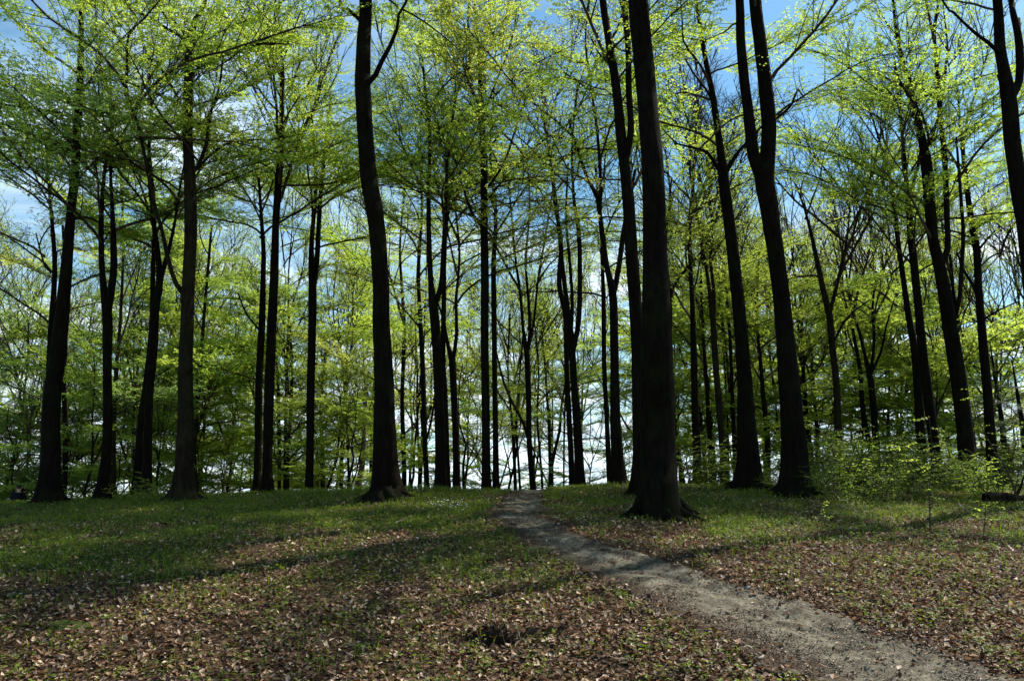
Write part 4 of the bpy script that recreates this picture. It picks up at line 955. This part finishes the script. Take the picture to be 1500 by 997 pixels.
# ------------------------------------------------------------------ shrubs and saplings
def shrub_mesh(seed, hgt=1.3, dens=1.0, size=.07, stems=9):
    random.seed(seed); mb = MB()
    for s in range(stems):
        az = random.random() * 6.28; el = R(random.uniform(38, 82)); d = Vector((math.cos(el) * math.cos(az), math.cos(el) * math.sin(az), math.sin(el)))
        p = Vector((random.gauss(0, .1), random.gauss(0, .1), -.05)); L = hgt * random.uniform(.7, 1.15); n = 7; pts = [p]
        for i in range(n):
            d = (d + rand_perp(d) * .12 + Vector((0, 0, -.02))).normalized(); pts.append(pts[-1] + d * L / n)
        mb.tube(pts, [.010 * (1 - i / n) + .003 for i in range(n + 1)], 4, cap=False)
        for i in range(1, n + 1):
            for q in range(3):
                b = pts[i - 1].lerp(pts[i], random.random()); dd = (pts[i] - pts[i - 1]).normalized(); e = (dd * .4 + rand_perp(dd)).normalized(); e.z *= .5; e.normalize()
                tl = random.uniform(.15, .42) * hgt * .75; end = b + e * tl; mb.tube([b, b.lerp(end, .5) + Vector((0, 0, .01)), end], [.004, .003, .002], 3, cap=False)
                twig_leaves(mb, b, end, dens, size, .4)
    return mb.build('shrub', [BARKT, LEAF['bright']])


SHR = [shrub_mesh(i, 1.25, .75, .048, 7) for i in range(4)]
shrubs = [(180, 716, 21, .45), (205, 735, 20.2, .5), (222, 722, 21.2, .62), (245, 728, 20.6, .42), (160, 722, 21.4, .3),
          (1108, 708, 21, .35), (1128, 700, 20.5, .6), (1142, 704, 20, .5), (1195, 710, 20, .65), (1085, 705, 22, .4)]
rr_ = random.Random(9)
for k in range(30):
    u = 1185 + (k % 10) * 36 + rr_.uniform(-16, 16); shrubs.append((u, 0, (19.0, 23.0, 27.5)[k // 10] + rr_.uniform(-1.8, 1.8), rr_.uniform(.5, 1.2) + .35 * (k // 10)))
SPOT = ['between the leaning pair and thick beech', 'in front of the leaning pair, nearest', 'behind the front shrub by the leaning pair', 'at the foot of the thick olive-brown beech', 'at the foot of the curve-footed beech',
        'low between the leaning black trunk and split beech', 'behind the left root of the split black beech', 'against the left root of the split black beech', 'right against the split black beech', 'beneath the leaning black trunk']
SHD = [shrub_mesh(20 + i, 1.25, 1.0, .050, 9) for i in range(3)]
for k in range(18):
    shrubs.append((1000 + (k % 9) * 58 + rr_.uniform(-20, 20), 0, (25, 31)[k // 9] + rr_.uniform(-1.5, 1.5), rr_.uniform(1.1, 1.8)))
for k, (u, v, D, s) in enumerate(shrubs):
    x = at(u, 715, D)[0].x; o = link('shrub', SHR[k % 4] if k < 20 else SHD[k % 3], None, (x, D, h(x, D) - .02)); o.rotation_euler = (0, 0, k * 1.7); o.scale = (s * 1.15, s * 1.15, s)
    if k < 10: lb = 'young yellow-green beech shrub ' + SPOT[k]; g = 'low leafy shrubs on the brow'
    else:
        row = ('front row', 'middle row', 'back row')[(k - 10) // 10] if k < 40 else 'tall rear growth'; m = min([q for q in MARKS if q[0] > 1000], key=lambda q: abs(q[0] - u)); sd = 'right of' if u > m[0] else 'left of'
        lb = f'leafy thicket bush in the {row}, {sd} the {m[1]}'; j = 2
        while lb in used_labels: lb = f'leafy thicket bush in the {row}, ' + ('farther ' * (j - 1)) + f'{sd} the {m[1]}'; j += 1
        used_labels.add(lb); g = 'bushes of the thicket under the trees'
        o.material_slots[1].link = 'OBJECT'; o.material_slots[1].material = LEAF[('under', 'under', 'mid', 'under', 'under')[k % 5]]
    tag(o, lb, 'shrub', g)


def sapling(paths, D, label, leaves=30, name='sapling', r=.012, leafmat='bright'):
    mb = MB(); org = None
    for j, P in enumerate(paths):
        pts = [at(u, v, D)[0] for u, v in P]
        if org is None:
            g = h(pts[0].x, D); org = Vector((pts[0].x, D, g)); pts[0].z = g - .03
        pts = [Vector(q[:3]) - org for q in catmull([tuple(p) for p in pts], .15)]
        n = len(pts); rj = r * (1 if j == 0 else .65); mb.tube(pts, [rj * (1 - .75 * i / n) for i in range(n)], 6)
        for k in range(int(leaves / len(paths))):
            i = random.randrange(n // 3, n); b = pts[i]; e = Vector((random.gauss(0, 1), random.gauss(0, 1), random.gauss(.1, .3))).normalized(); end = b + e * random.uniform(.1, .35)
            mb.tube([b, end], [.003, .002], 3, cap=False); twig_leaves(mb, b, end, .8, .06, .4)
    root = link(name, None, None, org); tag(root, label, 'sapling'); o = link('stem', mb.build('stem', [BARKT, LEAF[leafmat]]), root)


random.seed(77)
sapling([[(1363, 792), (1362, 750), (1361, 716), (1364, 690), (1365, 655), (1361, 610)], [(1361, 716), (1348, 704), (1335, 690), (1326, 674), (1321, 655)]], 13.0, 'thin dark two-armed sapling in the leaf litter before the dark pair', 26, r=.014)
sapling([[(1441, 794), (1443, 760), (1445, 722), (1447, 690)]], 12.9, 'thin straight sapling right of the two-armed sapling', 14, r=.010)
sapling([[(1494, 738), (1481, 702), (1468, 675), (1460, 664), (1443, 636), (1430, 604), (1424, 570)]], 17.0, 'long bare sapling slanting left out of the fallen log', 8, r=.026)
sapling([[(1205, 790), (1204, 765), (1205, 745)]], 13.2, 'short twig-like sapling in litter below the fork-topped tree', 4, r=.008)
sapling([[(1227, 722), (1226, 690), (1219, 660), (1206, 630)]], 18.5, 'bent thin sapling in front of the fork-topped tree', 26, r=.012)


# ------------------------------------------------------------------ small things on the ground
def on_ground(P, lift=.015):
    out = []
    for q in P:
        x, y = ground_at(q[0], q[1]); out.append(Vector((x, y, h(x, y) + lift + (q[2] if len(q) > 2 else 0))))
    return out


def stick(P, r, label, mat, name='stick', lift=.012, cat='stick', extra=()):
    mb = MB(); pts = on_ground(P, lift); org = pts[0].copy()
    q = [Vector(a[:3]) for a in catmull([tuple(p - org) for p in pts], .05)]; n = len(q)
    mb.tube(q, [r * (1 - .6 * i / n) * (1 + .12 * math.sin(i * 1.9)) for i in range(n)], 7)
    for E in extra:
        e = on_ground(E, lift); eq = [Vector(a[:3]) for a in catmull([tuple(p - org) for p in e], .05)]; m = len(eq); mb.tube(eq, [r * .6 * (1 - .6 * i / m) for i in range(m)], 6)
    o = link(name, mb.build(name, [mat]), None, org); tag(o, label, cat); return o


PALE = plain_mat('pale_wood', (.34, .29, .22)); ROOTM = plain_mat('root_wood', (.045, .032, .022)); STONE = plain_mat('grey_stone', (.26, .25, .22), .85, .2, 9)
stick([(579, 767), (588, 763), (596, 759), (601, 755)], .022, 'pale broken stick lying in grass before the wavy trunk', PALE)
stick([(30, 772), (45, 770), (58, 771), (72, 770)], .028, 'dark fallen branch on the shaded grass at far left', ROOTM, 'fallen_branch', .02, 'branch', extra=[[(72, 770), (73, 768, .12), (75, 768, .25)]])
stick([(1118, 962), (1112, 966), (1104, 955), (1096, 948), (1080, 953)], .012, 'short bent grey stick on the brown path edge', PALE)
stick([(1092, 968), (1110, 978), (1130, 987), (1152, 992), (1180, 990), (1205, 993)], .022, 'long dark root snaking along the near path edge', ROOTM, 'exposed_root', .012, 'root', extra=[[(1150, 992), (1165, 996), (1180, 1003)]])
stick([(500, 985), (512, 978), (530, 972), (545, 966)], .009, 'thin dark twig in the leaf litter at the bottom edge', ROOTM)
stick([(880, 806), (893, 806), (905, 807), (915, 806)], .012, 'thin dark stick lying across the pale path', ROOTM)
stick([(1248, 803), (1256, 810), (1262, 818)], .012, 'little slanting stick in litter right of the path', PALE)


def stone(u, v, s, label, seed):
    rr = random.Random(seed); x, y = ground_at(u, v); mb_v, mb_f = [], []
    import bmesh
    bm = bmesh.new(); bmesh.ops.create_icosphere(bm, subdivisions=3, radius=1)
    o3 = [rr.random() * 9 for _ in range(3)]
    for vv in bm.verts:
        c = vv.co; k = 1 + .16 * math.sin(c.x * 3 + o3[0]) + .12 * math.sin(c.y * 4 + o3[1]) + .1 * math.sin(c.z * 5 + o3[2] + c.x * 2)
        vv.co = Vector((c.x * s * k, c.y * s * .8 * k, c.z * s * .45 * k))
    me = bpy.data.meshes.new('stone'); bm.to_mesh(me); bm.free(); me.materials.append(STONE)
    for p in me.polygons: p.use_smooth = True
    tag(link('stone', me, None, (x, y, h(x, y) + s * .12)), label, 'stone', 'stones on the path')


stone(875, 797, .055, 'rounded pale stone on the far stretch of path', 1)
stone(815, 759, .06, 'flat stone on the path verge below the grassy bank', 2)
stone(1096, 861, .045, 'small light stone near the far edge of the path bend', 3)
stone(960, 757, .07, 'stone at the foot of the massive dark trunk', 4)

# hole with torn roots
def root_hole():
    hx, hy = HOLE; root = link('root_hole', None, None, (hx, hy, h(hx, hy))); tag(root, 'dark hollow with torn roots among the fallen leaves', 'hole')
    g0 = h(hx, hy); random.seed(5)
    for P, r_ in (([(-.20, .13, .03), (-.13, .05, .05), (-.05, -.02, .0), (.03, -.06, -.06)], .006), ([(.02, .20, .04), (.09, .10, .03), (.13, .02, -.02), (.22, -.03, -.03)], .005),
                  ([(-.30, .02, .0), (-.24, -.02, .07), (-.15, -.03, .085), (-.07, -.05, .02)], .004), ([(.20, .22, .05), (.25, .15, .05), (.24, .08, .0)], .004)):
        P = [(a, b, h(hx + a, hy + b) - g0 + c + .01) for a, b, c in P]; q = [Vector(v[:3]) for v in catmull(P, .02)]; mb = MB(); mb.tube(q, [r_] * len(q), 6)
        link('root', mb.build('root', [ROOTM if r_ > .0045 else PALE]), root)
    n = 30; V, F = [], []
    for j in range(n + 1):
        for i in range(n + 1):
            u, v = i / n * 2 - 1, j / n * 2 - 1; k = math.hypot(u, v); X, Y = u * .60, v * .26 + .14 * u * .5; zz = h(hx + X, hy + Y) - g0; k += .7 * (float(vnoise(hx + X, hy + Y, 5, 66)) - .5)
            V.append((X, Y, zz + .010 - .09 * max(0, k - .50) + .012 * math.sin(X * 60) * math.cos(Y * 70)))
    for j in range(n):
        for i in range(n):
            a = j * (n + 1) + i; F.append((a, a + 1, a + n + 2, a + n + 1))
    link('soil', np_mesh('soil', V, F, plain_mat('dark_soil', (.012, .008, .005), .98, .5, 25, .9), smooth=True), root)


root_hole()


# moss hummock at the left
def hummock():
    x, y = ground_at(95, 917); n = 26; V, F = [], []
    for j in range(n + 1):
        for i in range(n + 1):
            u, v = i / n * 2 - 1, j / n * 2 - 1; X, Y = x + u * .36, y + v * .15; rr = min(1, math.hypot(u, v)); V.append((X, Y, h(X, Y) - .015 + .06 * (1 - rr ** 2) * (1 + .3 * math.sin(u * 9) * math.cos(v * 7))))
    for j in range(n):
        for i in range(n):
            a = j * (n + 1) + i; F.append((a, a + 1, a + n + 2, a + n + 1))
    tag(link('moss_hummock', np_mesh('moss_hummock', V, F, plain_mat('moss', (.040, .052, .010), .95, .5, 40, .8), smooth=True)), 'low olive moss patch in the leaf litter near the left edge', 'moss', kind='stuff')


hummock()

# fallen log under the thicket at the right edge
def log_pile():
    D = 17.2; a, _ = at(1446, 742, D); b, _ = at(1560, 738, D)
    mb = MB(); pts = [Vector((a.x + (b.x - a.x) * t, D + .3 * t, h(a.x + (b.x - a.x) * t, D + .3 * t) + .12 + .03 * math.sin(t * 9))) for t in np.linspace(0, 1, 16)]; org = pts[0].copy()
    mb.tube([p - org for p in pts], [.13 + .015 * math.sin(i * 1.7) for i in range(16)], 14, squash=lambda p, a, i: 1 + .07 * math.sin(a * 4 + i * .4))
    root = link('fallen_log', None, None, org); tag(root, 'mossy dark fallen log under the thicket at the edge', 'log'); link('log_body', mb.build('log_body', [BARKB]), root)
    mb = MB(); mb.tube([pts[6] - org, pts[6] - org + Vector((.12, -.1, .28)), pts[6] - org + Vector((.2, -.12, .5))], [.04, .028, .015], 8); link('branch_stub', mb.build('branch_stub', [BARKB]), root)


log_pile()


# ------------------------------------------------------------------ person sitting on a low mound beyond the brow, seen from behind
def skin_body(name, verts, edges, radii, mat, root_i=0, parent=None, sub=2):
    me = bpy.data.meshes.new(name); me.from_pydata(verts, edges, []); o = link(name, me, parent); me.materials.append(mat)
    sk = o.modifiers.new('skin', 'SKIN'); sv = me.skin_vertices[0].data
    for i, r in enumerate(radii): sv[i].radius = (r, r) if not isinstance(r, tuple) else r
    sv[root_i].use_root = True; sk.use_smooth_shade = True
    s = o.modifiers.new('sub', 'SUBSURF'); s.levels = sub; s.render_levels = sub
    return o


def person():
    D = 29.0; x = at(28, 715, D)[0].x; g = 1.48 - .50
    # the mound (old root plate) the person sits on
    mb = MB(); mb.tube([Vector((-2.2, .2, -.8)), Vector((-1.1, .1, -.35)), Vector((-.2, .15, -.05)), Vector((.35, .2, -.12)), Vector((1.2, .2, -.7))], [.35, .5, .45, .45, .35], 14,
                       squash=lambda p, a, i: 1 + .1 * math.sin(a * 3 + i * 2))
    o = link('earth_mound', mb.build('earth_mound', [plain_mat('mound_soil', (.04, .03, .02), .95, .5, 14, .9)]), None, (x, D, g + .02)); tag(o, 'dark earthy root mound the person sits on', 'mound')
    root = link('person', None, None, (x, D - .05, g + .46)); tag(root, 'person in dark blue jacket sitting on the brow at far left', 'person')
    root.scale = (1.0, 1.0, 1.0)
    cloth = plain_mat('navy_jacket', (.006, .007, .012), .85, .3, 20); skinm = plain_mat('skin', (.42, .25, .18), .6, .05); hairm = plain_mat('dark_hair', (.03, .02, .014), .7, .4, 60); jeans = plain_mat('dark_trousers', (.02, .022, .03), .85, .3, 20)
    V = [(0, 0, .0), (0, .01, .18), (0, .0, .36), (0, .03, .50), (0, .05, .55),
         (-.17, .02, .47), (-.25, .08, .26), (-.17, .30, .17), (.17, .02, .47), (.26, .08, .26), (.18, .29, .16),
         (-.10, .02, .0), (-.14, .42, .10), (-.15, .52, -.33), (-.15, .66, -.38), (.10, .02, 0), (.15, .42, .12), (.16, .50, -.32), (.16, .64, -.37),
         (0, .07, .60), (0, .08, .69), (0, .09, .77)]
    E = [(0, 1), (1, 2), (2, 3), (3, 4), (3, 5), (5, 6), (6, 7), (3, 8), (8, 9), (9, 10), (0, 11), (11, 12), (12, 13), (13, 14), (0, 15), (15, 16), (16, 17), (17, 18), (4, 19), (19, 20), (20, 21)]
    rad = [(.16, .12), (.145, .11), (.16, .115), (.13, .09), .055, .07, .05, .035, .07, .05, .035, .09, .065, .045, .035, .09, .065, .045, .035, .062, .085, .06]
    nb = len(V)
    for sx, w in ((-1, 7), (1, 10)):     # five fingers on each hand
        b = Vector(V[w]); palm = b + Vector((-sx * .03, .08, -.01)); V.append(tuple(palm)); E.append((w, len(V) - 1)); rad.append((.036, .018)); pi = len(V) - 1
        for k in range(4):
            p1 = palm + Vector((sx * (.027 - .018 * k), .045, 0)); p2 = p1 + Vector((0, .03, -.012)); p3 = p2 + Vector((0, (.022, .026, .024, .016)[k], -.024))
            for j, q in enumerate((p1, p2, p3)): V.append(tuple(q)); E.append((pi if j == 0 else len(V) - 2, len(V) - 1)); rad.append(.0088)
        p1 = palm + Vector((-sx * .035, -.005, 0)); p2 = p1 + Vector((-sx * .015, .03, -.01))
        for j, q in enumerate((p1, p2)): V.append(tuple(q)); E.append((pi if j == 0 else len(V) - 2, len(V) - 1)); rad.append(.010)
    body = skin_body('body', V, E, rad, cloth, 0, root, 1)
    body.data.materials[0] = skinm
    # clothing over torso, arms and legs
    tv = [V[i] for i in range(0, 4)] + [V[5], V[6], (-.19, .26, .185), V[8], V[9], (.20, .25, .175)]
    skin_body('jacket', tv, [(0, 1), (1, 2), (2, 3), (3, 4), (4, 5), (5, 6), (3, 7), (7, 8), (8, 9)], [(.21, .17), (.20, .165), (.21, .165), (.19, .135), .105, .082, .060, .105, .082, .060], cloth, 0, root, 1)
    lv = [(0, .01, -.01), V[11], V[12], (-.15, .51, -.29), V[15], V[16], (.16, .49, -.28)]
    skin_body('trousers', lv, [(0, 1), (1, 2), (2, 3), (0, 4), (4, 5), (5, 6)], [(.165, .125), .105, .08, .062, .105, .08, .062], jeans, 0, root, 1)
    skin_body('hair', [(0, .035, .635), (0, .055, .74), (0, .10, .795)], [(0, 1), (1, 2)], [(.078, .06), (.092, .085), (.075, .06)], hairm, 0, root, 2)
    for sx in (-1, 1):
        mb = MB(); c = Vector((sx * .15, .60, -.40)); mb.tube([c + Vector((0, -.10, .01)), c + Vector((0, .0, 0)), c + Vector((0, .12, -.01)), c + Vector((0, .17, -.01))], [.045, .052, .048, .03], 10)
        link('shoe', mb.build('shoe', [jeans]), root)
    # face: nose, eyes, ears (turned away from the camera)
    mb = MB(); mb.tube([Vector((0, .165, .705)), Vector((0, .185, .675)), Vector((0, .172, .665))], [.008, .013, .008], 6); link('nose', mb.build('nose', [skinm]), root)
    for sx in (-1, 1):
        mb = MB(); mb.tube([Vector((sx * .03, .15, .702)), Vector((sx * .03, .166, .702))], [.011, .009], 8); link('eye', mb.build('eye', [hairm]), root)
        mb = MB(); mb.tube([Vector((sx * .08, .075, .66)), Vector((sx * .094, .07, .69)), Vector((sx * .085, .078, .72))], [.012, .018, .01], 6); link('ear', mb.build('ear', [skinm]), root)
    mb = MB(); mb.tube([Vector((-.022, .158, .645)), Vector((0, .165, .642)), Vector((.022, .158, .645))], [.004, .007, .004], 6); link('mouth', mb.build('mouth', [plain_mat('lips', (.35, .14, .11), .5, .05)]), root)


person()
